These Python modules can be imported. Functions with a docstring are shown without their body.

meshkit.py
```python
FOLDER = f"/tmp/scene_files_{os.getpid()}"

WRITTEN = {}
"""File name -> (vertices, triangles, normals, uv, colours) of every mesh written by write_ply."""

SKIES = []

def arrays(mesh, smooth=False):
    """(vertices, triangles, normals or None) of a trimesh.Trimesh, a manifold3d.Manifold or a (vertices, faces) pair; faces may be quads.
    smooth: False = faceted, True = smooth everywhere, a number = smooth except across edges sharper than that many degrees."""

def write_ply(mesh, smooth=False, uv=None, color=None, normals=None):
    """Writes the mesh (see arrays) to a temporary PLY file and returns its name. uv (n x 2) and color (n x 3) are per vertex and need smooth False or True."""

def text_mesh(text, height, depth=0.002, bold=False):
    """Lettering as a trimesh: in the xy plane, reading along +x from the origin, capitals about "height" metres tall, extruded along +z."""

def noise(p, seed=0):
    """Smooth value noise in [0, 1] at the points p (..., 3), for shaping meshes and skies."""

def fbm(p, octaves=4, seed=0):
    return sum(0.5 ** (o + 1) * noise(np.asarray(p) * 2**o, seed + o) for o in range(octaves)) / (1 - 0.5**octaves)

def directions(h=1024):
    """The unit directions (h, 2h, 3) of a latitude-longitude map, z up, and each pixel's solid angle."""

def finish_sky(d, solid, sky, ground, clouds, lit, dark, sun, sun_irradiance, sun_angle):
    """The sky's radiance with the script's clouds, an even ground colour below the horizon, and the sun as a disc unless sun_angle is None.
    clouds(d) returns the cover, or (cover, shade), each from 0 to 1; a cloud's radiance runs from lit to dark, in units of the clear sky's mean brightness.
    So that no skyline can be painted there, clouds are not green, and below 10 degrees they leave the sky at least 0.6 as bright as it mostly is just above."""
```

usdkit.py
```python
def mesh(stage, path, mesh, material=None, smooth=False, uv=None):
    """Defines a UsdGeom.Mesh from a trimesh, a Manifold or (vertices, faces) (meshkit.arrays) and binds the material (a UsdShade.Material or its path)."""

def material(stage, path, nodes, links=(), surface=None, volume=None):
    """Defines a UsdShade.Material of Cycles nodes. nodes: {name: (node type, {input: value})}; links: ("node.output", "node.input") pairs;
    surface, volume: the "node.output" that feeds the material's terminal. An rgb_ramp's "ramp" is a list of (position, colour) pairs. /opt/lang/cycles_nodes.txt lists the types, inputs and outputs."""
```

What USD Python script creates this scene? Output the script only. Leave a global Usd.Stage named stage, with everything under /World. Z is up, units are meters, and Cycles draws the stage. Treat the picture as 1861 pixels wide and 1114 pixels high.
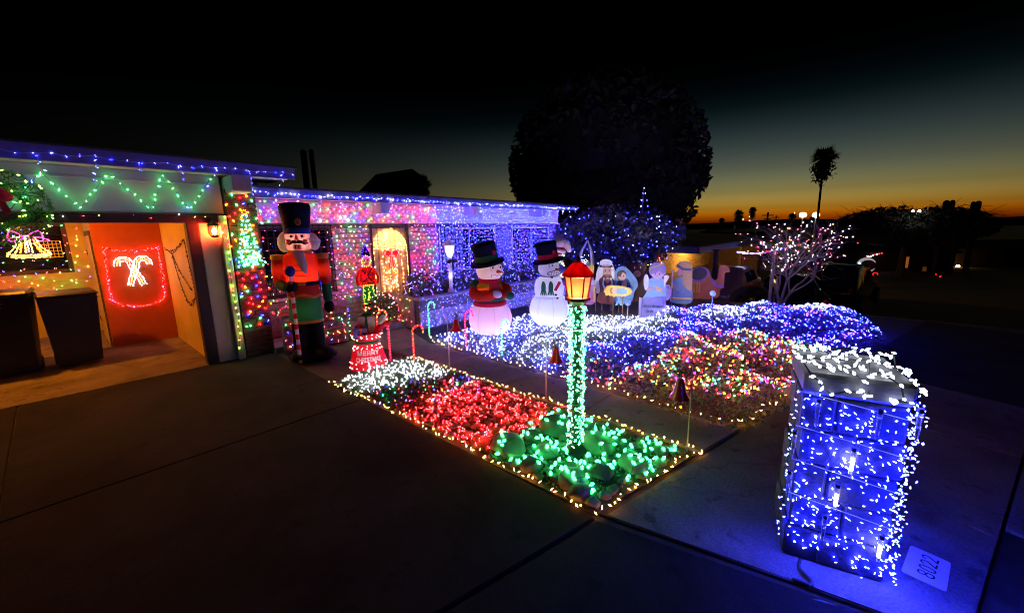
import math, numpy as np, trimesh, usdkit, meshkit
from shapely.geometry import Polygon, Point
from shapely import affinity
from pxr import Usd, UsdGeom, UsdLux, UsdShade, Gf

stage = Usd.Stage.CreateInMemory()
UsdGeom.SetStageUpAxis(stage, 'Z')
UsdGeom.SetStageMetersPerUnit(stage, 1.0)
UsdGeom.Xform.Define(stage, '/World')
rng = np.random.default_rng(11)
PI = math.pi

# ------------------------------------------------------------------ camera
EYE = np.array([0, 0, 2.2])
FPX, CX, CY = 735., 930.5, 557.                     # lens in pixels of the 1861 x 1114 photograph
yaw, pitch, roll = np.radians([41.6, -10.8, 0.9])
FW = np.array([np.cos(yaw)*np.cos(pitch), np.sin(yaw)*np.cos(pitch), np.sin(pitch)])
R0 = np.array([np.sin(yaw), -np.cos(yaw), 0]); U0 = np.cross(R0, FW)
RT, UP = np.cos(roll)*R0-np.sin(roll)*U0, np.cos(roll)*U0+np.sin(roll)*R0
cam = UsdGeom.Camera.Define(stage, '/World/camera')
cm = np.eye(4); cm[0, :3] = RT; cm[1, :3] = UP; cm[2, :3] = -FW; cm[3, :3] = EYE
cam.AddTransformOp().Set(Gf.Matrix4d(cm.tolist()))
cam.CreateHorizontalApertureAttr(36.); cam.CreateFocalLengthAttr(36*FPX/1861)
cam.CreateExposureAttr(0.0)

# ------------------------------------------------------------------ sky: afterglow, the sun six degrees down beyond the end of the street
SKY = [(0, (70.171218, 90.52734, 44.8845)), (0.0064, (114.48988200000001, 128.247065, 49.37295000000001)), (0.0179, (50.052344, 55.15491, 38.83165)), (0.035, (20.6894, 26.2272, 27.9729)), (0.0689, (11.5707, 12.2481, 10.5494)), (0.1132, (8.3019, 7.6391, 6.3046)), (0.1769, (4.7455, 4.7735, 3.8387)), (0.2322, (0.8996, 1.489, 1.1323)), (0.2563, (0.3849, 0.7722, 0.656)), (0.2888, (0.1711, 0.1799, 0.2096)), (0.3199, (0.0705, 0.0437, 0.0483)), (0.3413, (0.016, 0.0087, 0.0093)), (0.362, (0.0, 0.0, 0.0)), (0.3858, (0.0, 0.0, 0.0)), (0.4, (0, 0, 0))]
dome = UsdLux.DomeLight.Define(stage, '/World/sky')
SUN_AZ = math.atan2(math.cos(.21), math.sin(.21))
sky_mat = usdkit.material(stage, '/World/Looks/sky', {
    's': ('sky_texture', {'sky_type': 'single_scattering', 'sun_disc': False, 'sun_elevation': math.radians(-6), 'sun_rotation': SUN_AZ, 'air_density': 1., 'aerosol_density': 2., 'ozone_density': 1.}),
    't': ('texture_coordinate', {}), 'x': ('separate_xyz', {}), 'r': ('map_range', {'from_min': 0., 'from_max': .4, 'to_min': 0., 'to_max': 1., 'clamp': True}),
    'c': ('rgb_ramp', {'ramp': [(z/.4, c) for z, c in SKY]}), 'm': ('mix', {'mix_type': 'multiply', 'fac': 1.0}),
    'k': ('mix', {'mix_type': 'multiply', 'fac': 1.0, 'color2': (8., 8., 8.)}), 'y': ('gamma', {'gamma': 1.65}), 'b': ('background_shader', {'strength': .1})},
    [('t.generated', 'x.vector'), ('x.z', 'r.value'), ('r.result', 'c.fac'), ('s.color', 'k.color1'), ('k.color', 'y.color'), ('y.color', 'm.color1'), ('c.color', 'm.color2'), ('m.color', 'b.color')], surface='b.background')
UsdShade.MaterialBindingAPI.Apply(dome.GetPrim()).Bind(sky_mat)

# ------------------------------------------------------------------ helpers
def ray(x, y):
    return FW+RT*(x-CX)/FPX-UP*(y-CY)/FPX
def G(x, y, z=0):                                    # where a sight line meets the level z
    d = ray(x, y); return EYE+d*((z-EYE[2])/d[2])
def onY(x, y, Y):                                    # ... or the plane of a facade
    d = ray(x, y); return EYE+d*(Y/d[1])
def D(x, y, d):                                      # ... or a depth
    return EYE+ray(x, y)*d

class Node:
    def __init__(s, path, loc=(0, 0, 0), rot=0., local=False):
        s.path, s.loc, s.rot, s.local, s.sc = path, np.array(loc, float), rot, local, np.ones(3)
used = {}
def fresh(parent, name):
    k = (parent, name); n = used.get(k, 0); used[k] = n+1
    return f'{parent}/{name}'+(f'_{n:03d}' if n else '')
def data(prim, **kw):
    for k, v in kw.items():
        if v: prim.SetCustomDataByKey(k, v)
def thing(name, label, cat_, loc=(0, 0, 0), rot=0., group=None, local=False, kind=None):
    """an Xform at the thing's base; its parts are given in world metres, or in the thing's own frame when local"""
    p = fresh('/World', name); x = UsdGeom.Xform.Define(stage, p)
    x.AddTranslateOp().Set(Gf.Vec3d(*map(float, loc)))
    if rot: x.AddRotateZOp().Set(math.degrees(rot))
    data(x.GetPrim(), label=label, category=cat_, group=group, kind=kind)
    return Node(p, loc, rot, local)
def part(parent, name, mesh, mt, smooth=False, label=None, kind=None):
    v, f = mesh; v = np.asarray(v, float)
    if not parent.local:
        v = v-parent.loc
        if parent.rot:
            c, s = math.cos(-parent.rot), math.sin(-parent.rot); v = v@np.array([[c, s, 0], [-s, c, 0], [0, 0, 1]])
    else: v = v*parent.sc
    p = fresh(parent.path, name); m = usdkit.mesh(stage, p, (v, f), mt, smooth=smooth)
    data(m.GetPrim(), label=label, kind=kind)
    n = Node(p, parent.loc, parent.rot, parent.local); n.sc = parent.sc; return n
def solo(name, mesh, mt, label=None, cat_=None, group=None, kind=None, smooth=False):
    p = fresh('/World', name); m = usdkit.mesh(stage, p, mesh, mt, smooth=smooth)
    data(m.GetPrim(), label=label, category=cat_, group=group, kind=kind)
    return Node(p)

# ------------------------------------------------------------------ mesh builders: every one returns (vertices, triangles)
def cat(*ms):
    V, F, n = [], [], 0
    for v, f in ms:
        v = np.asarray(v, float); V.append(v); F.append(np.asarray(f, int)+n); n += len(v)
    return np.vstack(V), np.vstack(F)
def tri(m): return np.array(m.vertices), np.array(m.faces)
def xf(m, t=(0, 0, 0), rz=0., rx=0., ry=0., s=1.):
    v, f = m; v = np.asarray(v, float)*s
    for a, (i, j) in ((rx, (1, 2)), (ry, (2, 0)), (rz, (0, 1))):
        if a:
            c, q = math.cos(a), math.sin(a); w = v.copy(); w[:, i] = c*v[:, i]-q*v[:, j]; w[:, j] = q*v[:, i]+c*v[:, j]; v = w
    return v+np.array(t, float), f
def hull(p): return tri(trimesh.convex.convex_hull(np.asarray(p, float)))
def box(lo, hi, b=0.):
    lo, hi = np.minimum(lo, hi).astype(float), np.maximum(lo, hi).astype(float)
    if not b: return tri(trimesh.creation.box(bounds=[lo, hi]))
    b = min(b, (hi-lo).min()*.45); P = []
    for i in range(8):
        s = np.array([i & 1, i >> 1 & 1, i >> 2 & 1]); c = np.where(s, hi, lo); d = np.where(s, -b, b)
        for k in range(3):
            q = c+d; q[k] = c[k]; P.append(q)
    return hull(P)
def frames(p):
    t = np.gradient(p, axis=0); t /= np.linalg.norm(t, axis=1, keepdims=True)+1e-12
    ref = np.where(np.abs(t[:, 2:]) < .9, [0, 0, 1.], [1., 0, 0])
    if np.abs(t[:, 2]).max() > .85: ref = np.tile([.31, .95, .05], (len(p), 1))
    a = np.cross(t, ref); a /= np.linalg.norm(a, axis=1, keepdims=True)+1e-12
    return t, a, np.cross(t, a)
def tube(p, r, n=6, caps=True):
    p = np.asarray(p, float); t, a, b = frames(p); r = np.broadcast_to(np.asarray(r, float), (len(p),)); g = np.arange(n)*2*PI/n
    v = (p[:, None]+r[:, None, None]*(np.cos(g)[None, :, None]*a[:, None]+np.sin(g)[None, :, None]*b[:, None])).reshape(-1, 3)
    i, j = np.meshgrid(np.arange(len(p)-1), np.arange(n), indexing='ij')
    q = np.stack([i*n+j, (i+1)*n+j, (i+1)*n+(j+1) % n, i*n+(j+1) % n], -1).reshape(-1, 4)
    f = np.vstack([q[:, [0, 2, 1]], q[:, [0, 3, 2]]])
    if caps:
        k = len(v); v = np.vstack([v, p[0], p[-1]]); j = np.arange(n); e = (len(p)-1)*n
        f = np.vstack([f, np.stack([np.full(n, k), j, (j+1) % n], 1)[:, [0, 2, 1]], np.stack([np.full(n, k+1), e+(j+1) % n, e+j], 1)[:, [0, 2, 1]]])
    return v, f
def bez(p, n=12):                                    # smooth curve through points
    p = np.asarray(p, float)
    if len(p) < 3: return np.linspace(p[0], p[-1], n)
    q = np.vstack([2*p[0]-p[1], p, 2*p[-1]-p[-2]]); out = []
    for i in range(1, len(q)-2):
        for t in np.linspace(0, 1, n, endpoint=False):
            a, b, c, d = q[i-1:i+3]; out.append(.5*(2*b+(c-a)*t+(2*a-5*b+4*c-d)*t*t+(3*b-a-3*c+d)*t**3))
    return np.array(out+[p[-1]])
def lathe(pr, n=28, c=(0, 0, 0), sx=1., sy=1.):      # profile of (radius, z) turned about the z axis
    pr = np.asarray(pr, float); g = np.arange(n)*2*PI/n
    v = np.stack([pr[:, :1]*np.cos(g)*sx, pr[:, :1]*np.sin(g)*sy, np.repeat(pr[:, 1:], n, 1)], -1).reshape(-1, 3)
    i, j = np.meshgrid(np.arange(len(pr)-1), np.arange(n), indexing='ij')
    q = np.stack([i*n+j, i*n+(j+1) % n, (i+1)*n+(j+1) % n, (i+1)*n+j], -1).reshape(-1, 4)
    f = [q[:, [0, 1, 2]], q[:, [0, 2, 3]]]
    for e, up in ((0, False), (len(pr)-1, True)):
        if pr[e, 0] > 1e-6:
            k = len(v); v = np.vstack([v, [0, 0, pr[e, 1]]]); j = np.arange(n)
            w = np.stack([np.full(n, k), e*n+j, e*n+(j+1) % n], 1); f.append(w if up else w[:, [0, 2, 1]])
    return v+np.array(c, float), np.vstack(f)
def ell(c, r, sub=2, rz=0., rx=0., ry=0.):
    v, f = tri(trimesh.creation.icosphere(sub, 1.)); return xf((v*np.broadcast_to(np.asarray(r, float), (3,)), f), c, rz, rx, ry)
def ring(rr, z, k=10, dr=.03, dz=.02):               # rounded edge for a lathe profile
    return [(rr+dr*math.cos(a), z+dz*math.sin(a)) for a in np.linspace(-PI/2, PI/2, k)]
def prism(poly, depth, o=(0, 0, 0), u=(1, 0, 0), v=(0, 0, 1), w=None):
    """a flat outline (points or shapely polygon) in the plane u, v at o, its thickness along w"""
    u, v = np.asarray(u, float), np.asarray(v, float); w = np.cross(u, v) if w is None else np.asarray(w, float)
    pg = poly if hasattr(poly, 'geom_type') else Polygon(poly)
    if not pg.is_valid: pg = pg.buffer(0)
    out = []
    for g in getattr(pg, 'geoms', [pg]):
        if g.area < 1e-9: continue
        V, F = tri(trimesh.creation.extrude_polygon(g, depth, engine='earcut'))
        V = np.asarray(o, float)+V[:, :1]*u+V[:, 1:2]*v+V[:, 2:]*w
        out.append((V, F if np.dot(np.cross(u, v), w) > 0 else F[:, ::-1]))
    return cat(*out)
def oval(cx, cy, rx, ry, n=28, a=0.):
    t = np.arange(n)*2*PI/n; x, y = rx*np.cos(t), ry*np.sin(t); return [(cx+p*math.cos(a)-q*math.sin(a), cy+p*math.sin(a)+q*math.cos(a)) for p, q in zip(x, y)]
def soft(pts, n=6):                                  # closed smooth outline through points
    p = np.array(pts, float); m = len(p); out = []
    for i in range(m):
        a, b, c, d = p[i-1], p[i], p[(i+1) % m], p[(i+2) % m]
        for t in np.linspace(0, 1, n, endpoint=False):
            out.append(.5*(2*b+(c-a)*t+(2*a-5*b+4*c-d)*t*t+(3*b-a-3*c+d)*t**3))
    return out
def rots(n):
    q = rng.normal(size=(n, 4)); q /= np.linalg.norm(q, axis=1, keepdims=True); w, x, y, z = q.T
    return np.stack([1-2*(y*y+z*z), 2*(x*y-z*w), 2*(x*z+y*w), 2*(x*y+z*w), 1-2*(x*x+z*z), 2*(y*z-x*w), 2*(x*z-y*w), 2*(y*z+x*w), 1-2*(x*x+y*y)], -1).reshape(n, 3, 3)
def leaves(p, s, asp=.5, up=0.):
    """small pointed leaf faces at the points p"""
    n = len(p); s = np.broadcast_to(np.asarray(s, float), (n,)); q = np.array([[0, -1, 0], [asp, 0, .12], [0, 1, 0], [-asp, 0, .12]])
    v = np.einsum('nij,kj->nki', rots(n), q)*s[:, None, None]
    if up: v[:, :, 2] *= 1+up
    v = (v+np.asarray(p)[:, None]).reshape(-1, 3); i = np.arange(n)[:, None]*4
    return v, np.vstack([i+np.array([0, 1, 2]), i+np.array([0, 2, 3])])
OCT = np.array([[1, 0, 0], [0, 1, 0], [-1, 0, 0], [0, -1, 0], [0, 0, 1.], [0, 0, -1]])
OCTF = np.array([[0, 1, 4], [1, 2, 4], [2, 3, 4], [3, 0, 4], [1, 0, 5], [2, 1, 5], [3, 2, 5], [0, 3, 5]])
def octs(c, R, r, L): return (np.einsum('nij,kj->nki', R, OCT*[r, r, r*L])*rng.uniform(.72, 1.22, (len(c), 1, 1))).reshape(-1, 3)+np.repeat(np.asarray(c), 6, 0), (np.arange(len(c))[:, None, None]*6+OCTF).reshape(-1, 3)
def bulbmesh(p, r, L, tips=False):
    R = rots(len(p)); b = octs(p, R, r, L)
    if not tips: return b
    ax = R[:, :, 2]*r*L*.8; return b, cat(octs(p+ax, R, r*.42, 1.3), octs(p-ax, R, r*.42, 1.3))     # the white-hot ends of each lamp
BIGBULB = lathe([(.0, -.5), (.30, -.5), (.34, -.25), (.5, -.12), (.52, .05), (.4, .28), (.2, .43), (0, .5)], 8)   # faceted berry-shaped lamp
def bigbulb(p, r, L):
    R = rots(1)[0]; return (BIGBULB[0]*[2*r, 2*r, r*L*2])@R.T+np.asarray(p), BIGBULB[1], np.asarray(p)+R[:, 2]*r*L*.8

# ------------------------------------------------------------------ materials
mats = {}
def mat(name, col, rough=.6, metal=0., var=.25, scale=6., bump=0., bscale=60., col2=None, spec=.5, coat=0.):
    if name in mats: return mats[name]
    c1 = np.array(col, float); c2 = np.array(col2, float) if col2 is not None else c1*(1-var)
    n = {'g': ('geometry', {}), 'n': ('noise_texture', {'scale': scale, 'detail': 5., 'roughness': .6}), 'r': ('rgb_ramp', {'ramp': [(.3, tuple(c2)), (.7, tuple(c1))]}),
         'p': ('principled_bsdf', {'roughness': rough, 'metallic': metal, 'specular_ior_level': spec, 'coat_weight': coat})}
    l = [('g.position', 'n.vector'), ('n.fac', 'r.fac'), ('r.color', 'p.base_color')]
    if bump:
        n['n2'] = ('noise_texture', {'scale': bscale, 'detail': 4.}); n['b'] = ('bump', {'strength': bump, 'distance': .01})
        l += [('g.position', 'n2.vector'), ('n2.fac', 'b.height'), ('b.normal', 'p.normal')]
    mats[name] = usdkit.material(stage, '/World/Looks/'+name, n, l, surface='p.BSDF'); return mats[name]
def concrete(name, light, dark, crack=.35):          # broom-finished slab: broad stains, fine grit, hairline cracks
    mats[name] = usdkit.material(stage, '/World/Looks/'+name, {
        'g': ('geometry', {}), 'n1': ('noise_texture', {'scale': 1.1, 'detail': 6., 'roughness': .62, 'distortion': .6}), 'r1': ('rgb_ramp', {'ramp': [(.32, dark), (.66, light)]}),
        'n2': ('noise_texture', {'scale': 55., 'detail': 3.}), 'r2': ('rgb_ramp', {'ramp': [(.3, (.62,)*3), (.65, (1.,)*3)]}), 'm': ('mix', {'mix_type': 'multiply', 'fac': 1.}),
        'n3': ('noise_texture', {'scale': 2.5, 'detail': 4.}), 'ad': ('mix', {'mix_type': 'add', 'fac': .35}), 'v': ('voronoi_texture', {'feature': 'distance_to_edge', 'scale': .42}), 'r3': ('rgb_ramp', {'ramp': [(0., (crack,)*3), (.006, (1.,)*3), (1., (1.,)*3)]}), 'm2': ('mix', {'mix_type': 'multiply', 'fac': 1.}),
        'n4': ('noise_texture', {'scale': 6., 'detail': 2.}), 'r4': ('rgb_ramp', {'ramp': [(.62, (1.,)*3), (.7, (.6,)*3)]}), 'm3': ('mix', {'mix_type': 'multiply', 'fac': 1.}),
        'b': ('bump', {'strength': .4, 'distance': .006}), 'p': ('principled_bsdf', {'roughness': .88, 'specular_ior_level': .15})},
        [('g.position', 'n1.vector'), ('g.position', 'n2.vector'), ('g.position', 'n3.vector'), ('g.position', 'n4.vector'), ('g.position', 'ad.color1'), ('n3.color', 'ad.color2'), ('ad.color', 'v.vector'), ('v.distance', 'r3.fac'), ('n1.fac', 'r1.fac'), ('n2.fac', 'r2.fac'), ('n4.fac', 'r4.fac'),
         ('r1.color', 'm.color1'), ('r2.color', 'm.color2'), ('m.color', 'm2.color1'), ('r3.color', 'm2.color2'), ('m2.color', 'm3.color1'), ('r4.color', 'm3.color2'), ('m3.color', 'p.base_color'), ('n2.fac', 'b.height'), ('b.normal', 'p.normal')], surface='p.BSDF'); return mats[name]
def cloth(name, col, tr=.5, weave=1., spec=.3):               # thin inflated nylon that a lamp inside shines through
    if name in mats: return mats[name]
    mats[name] = usdkit.material(stage, '/World/Looks/'+name, {
        'g': ('geometry', {}), 'n': ('noise_texture', {'scale': 7., 'detail': 3.}), 'b': ('bump', {'strength': .35*weave, 'distance': .02}),
        'd': ('principled_bsdf', {'base_color': col, 'roughness': .6, 'specular_ior_level': spec if max(col) > .1 else .06}), 't': ('translucent_bsdf', {'color': col}), 'x': ('mix_closure', {'fac': tr})},
        [('g.position', 'n.vector'), ('n.fac', 'b.height'), ('b.normal', 'd.normal'), ('d.BSDF', 'x.closure1'), ('t.BSDF', 'x.closure2')], surface='x.closure'); return mats[name]
def em(name, col, s):
    k = f'{name}_glow_{str(s).replace(".", "_")}'
    if k not in mats: mats[k] = usdkit.material(stage, '/World/Looks/'+k, {'e': ('emission', {'color': col, 'strength': float(s)})}, [], surface='e.emission')
    return mats[k]
HUE = dict(blue=(.005, .009, 1.), ice=(.055, .065, 1.), white=(.78, .84, 1.), warm=(1., .36, .045), red=(1., .002, .004), green=(.03, 1., .17), amber=(1., .15, .003), purple=(.45, .005, 1.), pink=(1., .02, .22), lime=(.42, 1., .02), violet=(.10, .005, 1.))

# ------------------------------------------------------------------ strings of lights
GAIN = 2.6
def lights(name, label, pts, mix, r=.01, L=1.8, s=22., wires=(), wire_r=.0035, group=None, cat_='string lights', single=False, wirecol='wire_green', tip=5.):
    """one string or net: a wire and its lamps. mix: colour -> share, or a list with the colour of each lamp"""
    pts = np.asarray(pts, float); th = thing(name, label, cat_, pts.mean(0)*[1, 1, 0]+[0, 0, pts[:, 2].min()], group=group)
    if isinstance(mix, str): cols = np.array([mix]*len(pts))
    elif isinstance(mix, dict):
        k = list(mix); w = np.array([mix[c] for c in k], float); cols = np.array(k)[rng.choice(len(k), len(pts), p=w/w.sum())]
    else: cols = np.array(mix)
    if len(wires): part(th, 'wire', cat(*[tube(w, wire_r, 3, False) for w in wires if len(w) > 1]), mat(*WIRE[wirecol]))
    many = len(set(cols)) > 1
    for c in sorted(set(cols)):
        q = pts[cols == c]; m = em(c, HUE[c], s*GAIN); nm = {'ice': 'pale blue', 'warm': 'warm white'}.get(c, c)
        if single or (r > .0125 and len(q) < 600):
            B = [bigbulb(x, r, L) for x in q]; t = octs(np.array([b[2] for b in B]), rots(len(q)), r*.5, 1.3); b = cat(*[b[:2] for b in B])
        else: b, t = bulbmesh(q, r, L, True)
        if single:
            for x in B[:300]: part(th, 'bulb', x[:2], m)
        else: part(th, 'bulbs', b, m, label=f'{nm} bulbs' if many else None, kind='stuff')
        if c != 'white': part(th, 'bulb_tips', t, em('bulb_tip', (1., .96, .92), tip), kind='stuff')
    return th
WIRE = dict(wire_green=('wire_green', (.012, .03, .016), .5), wire_white=('wire_white', (.6, .6, .62), .5), wire_dark=('wire_dark', (.012, .011, .012), .5))
def along(p, step, jit=.0):
    p = np.asarray(p, float); d = np.r_[0, np.cumsum(np.linalg.norm(np.diff(p, axis=0), axis=1))]; n = max(2, int(d[-1]/step)+1); t = np.linspace(0, d[-1], n)
    return np.stack([np.interp(t, d, p[:, k]) for k in range(3)], 1)+rng.normal(size=(n, 3))*jit
def sag(a, b, drop, n=9):
    t = np.linspace(0, 1, n)[:, None]; p = np.asarray(a, float)*(1-t)+np.asarray(b, float)*t; p[:, 2] -= (4*t*(1-t))[:, 0]*drop; return p
def net(u0, u1, v0, v1, du, dv, f, jit=.02):         # a net of lights on the surface f(u, v); returns lamps and wires
    us, vs = np.arange(u0, u1+1e-6, du), np.arange(v0, v1+1e-6, dv); P, W = [], []
    for k, v in enumerate(vs):
        row = np.array([f(u+(du/2 if k % 2 else 0)+rng.normal()*jit, v+rng.normal()*jit) for u in us]); P.append(row); W.append(row)
    return np.vstack(P), W
# ------------------------------------------------------------------ the ground, drive, pavement and walk
E1, E2, S0 = np.array([.974, -.226]), np.array([.226, .974]), np.array([2.5, 1.37])
def sw(a, b): return S0+E1*a+E2*b                    # along and across the pavement
def smooth01(t): t = np.clip(t, 0, 1); return t*t*(3-2*t)
def gz(x, y):                                        # the land falls away down the street
    x = np.asarray(x, float); return -1.1*smooth01((x-12.9)/5.)-1.6*smooth01((x-18)/60.)
xs = np.r_[np.linspace(-400, -20, 12), np.linspace(-15, 30, 91), np.linspace(34, 120, 24), np.linspace(150, 900, 12)]; ys = np.r_[np.linspace(-500, -30, 10), np.linspace(-24, 30, 28), np.linspace(40, 600, 12)]
gx, gy = np.meshgrid(xs, ys, indexing='ij'); nx, ny = gx.shape
gi, gj = np.meshgrid(np.arange(nx-1), np.arange(ny-1), indexing='ij'); qd = np.stack([gi*ny+gj, (gi+1)*ny+gj, (gi+1)*ny+gj+1, gi*ny+gj+1], -1).reshape(-1, 4)
EARTH = mat('desert_earth', (.075, .06, .047), .95, var=.5, scale=9., bump=.6, bscale=40)
solo('ground', (np.stack([gx, gy, gz(gx, gy)-.03], -1).reshape(-1, 3), qd), EARTH, kind='structure')
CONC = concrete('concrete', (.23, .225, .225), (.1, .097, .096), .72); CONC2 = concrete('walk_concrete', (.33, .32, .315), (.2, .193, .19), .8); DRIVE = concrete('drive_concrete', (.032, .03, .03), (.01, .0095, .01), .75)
FLOORC = concrete('carport_concrete', (.3, .25, .2), (.11, .09, .07), .8)
def slab(parent, pts, mt, top=0., gap=.007, name='slab'):
    pg = Polygon(pts).buffer(-gap, join_style=2)
    inner = pg.buffer(-.006, join_style=2); a, b = prism(pg, .09, (0, 0, top-.1), (1, 0, 0), (0, 1, 0)), prism(inner, .012, (0, 0, top-.012), (1, 0, 0), (0, 1, 0))
    return part(parent, name, cat(a, b), mt)
def seam(x): return 1.37-.232*(x-2.5)
dv = thing('driveway', None, None, (0, 4, 0), kind='structure')
xe = [-7, -3.6, -.6, 2.49]
for i in range(3):
    for y0, y1 in ((None, 4.9), (4.9, 8.28)):
        a, b = xe[i], xe[i+1]
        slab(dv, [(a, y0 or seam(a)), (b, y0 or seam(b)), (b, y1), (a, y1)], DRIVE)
slab(dv, [(-7, 8.28), (1.62, 8.28), (1.62, 11.2), (-7, 11.2)], FLOORC); slab(dv, [(-7, 11.2), (.56, 11.2), (.56, 13.5), (-7, 13.5)], FLOORC)
pv = thing('pavement', None, None, (3, -.5, 0), kind='structure')
J0, J1 = np.array([2.5, 1.37]), np.array([2.95, -1.0])
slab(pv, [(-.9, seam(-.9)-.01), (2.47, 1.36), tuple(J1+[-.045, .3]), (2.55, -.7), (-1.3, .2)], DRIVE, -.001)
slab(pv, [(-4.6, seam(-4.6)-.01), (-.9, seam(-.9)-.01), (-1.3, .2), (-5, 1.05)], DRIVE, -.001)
slab(pv, [tuple(J0+[.05, -.03]), tuple(sw(2.33, -.01)), tuple(sw(2.1, -1.85)), tuple(sw(.85, -1.85)), (2.80, .03)], CONC, -.001)
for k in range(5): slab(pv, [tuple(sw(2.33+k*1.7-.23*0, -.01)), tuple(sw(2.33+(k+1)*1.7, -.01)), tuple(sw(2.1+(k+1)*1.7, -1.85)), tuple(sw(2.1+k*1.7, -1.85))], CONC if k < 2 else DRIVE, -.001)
slab(pv, [tuple(sw(.4, -1.13)), tuple(sw(.86, -1.85)), (2.86, -.6), (2.75, .0)], CONC2, .001, .012, 'footing')
pth = thing('path', None, None, (4.3, 4, 0), kind='structure')
ye = [1.02, 2.42, 3.75, 5.1, 6.4, 7.95]
for k in range(5): slab(pth, [(3.98, ye[k] if k else seam(3.98)+.02), (4.74, ye[k] if k else seam(4.74)+.02), (4.74 if k < 4 else 5.2, ye[k+1]), (3.98, ye[k+1])], CONC2)
pc = thing('porch', None, None, (4.6, 8.5, 0), kind='structure'); part(pc, 'step', box((3.9, 7.97, -.05), (5.24, 8.96, .14), .012), CONC2); part(pc, 'slab', box((2.5, 8.12, -.05), (3.88, 8.86, .1), .01), CONC2)
rd = mat('asphalt', (.045, .045, .047), .9, var=.35, scale=4., bump=.5, bscale=140)
tt = np.r_[np.linspace(.9, 24, 30), np.linspace(28, 140, 15)]
rv = np.array([[*sw(t, o), gz(sw(t, o)[0], 0)-.022+.0*o] for t in tt for o in (-1.98, -9.5)]); k = np.arange(len(tt)-1)*2
solo('road', (rv, np.stack([k, k+1, k+3, k+2], 1)), rd, kind='structure')
kb = thing('kerb', None, None, (*sw(3, -1.9), 0), kind='structure')
for k in range(12):
    a, b = sw(2.3+k*1.5, -1.86), sw(2.3+k*1.5+1.49, -1.86); o = E2*-.13; z = gz(a[0], 0)
    part(kb, 'kerb_stone', hull([(*a, z-.15), (*b, z-.15), (*a, z), (*b, z), (*(a+o), z-.15), (*(b+o), z-.15), (*(a+o*.9), z-.012), (*(b+o*.9), z-.012)]), CONC2)

# ------------------------------------------------------------------ the house with its carport
WHITE = mat('white_paint', (.52, .50, .49), .6, var=.12, scale=3., bump=.15, bscale=50)
CREAM = mat('cream_paint', (.62, .48, .1), .6, var=.25, scale=1.6, bump=.15, bscale=50)
BLOCK = mat('painted_block', (.34, .26, .3), .75, var=.3, scale=5., bump=.5, bscale=45)
BRICK = [mat(f'red_brick_{n}', c, .85, var=.4, scale=14., bump=.6, bscale=60) for n, c in (('a', (.2, .06, .045)), ('b', (.15, .05, .04)), ('c', (.25, .085, .06)))]
MORTAR = mat('mortar', (.16, .14, .13), .9, bump=.4); TRIM = mat('dark_trim', (.035, .018, .015), .6); FASCIA = mat('blue_fascia', (.13, .12, .3), .55, var=.2)
ROOF = mat('roof_felt', (.05, .048, .055), .95, var=.4, scale=12., bump=.6); GLASS = mat('dark_pane', (.012, .012, .016), .06, var=.1, spec=.8)
IRON = mat('black_iron', (.02, .018, .02), .5, .5); METAL = mat('galvanised', (.35, .35, .36), .35, .9); BROWN = mat('brown_board', (.07, .035, .02), .7, bump=.3)
REDWALL = mat('red_brown_wall', (.42, .085, .03), .7, var=.2, scale=2.)
BLACK = mat('black_plastic', (.004, .004, .005), .45, var=.2)
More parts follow.
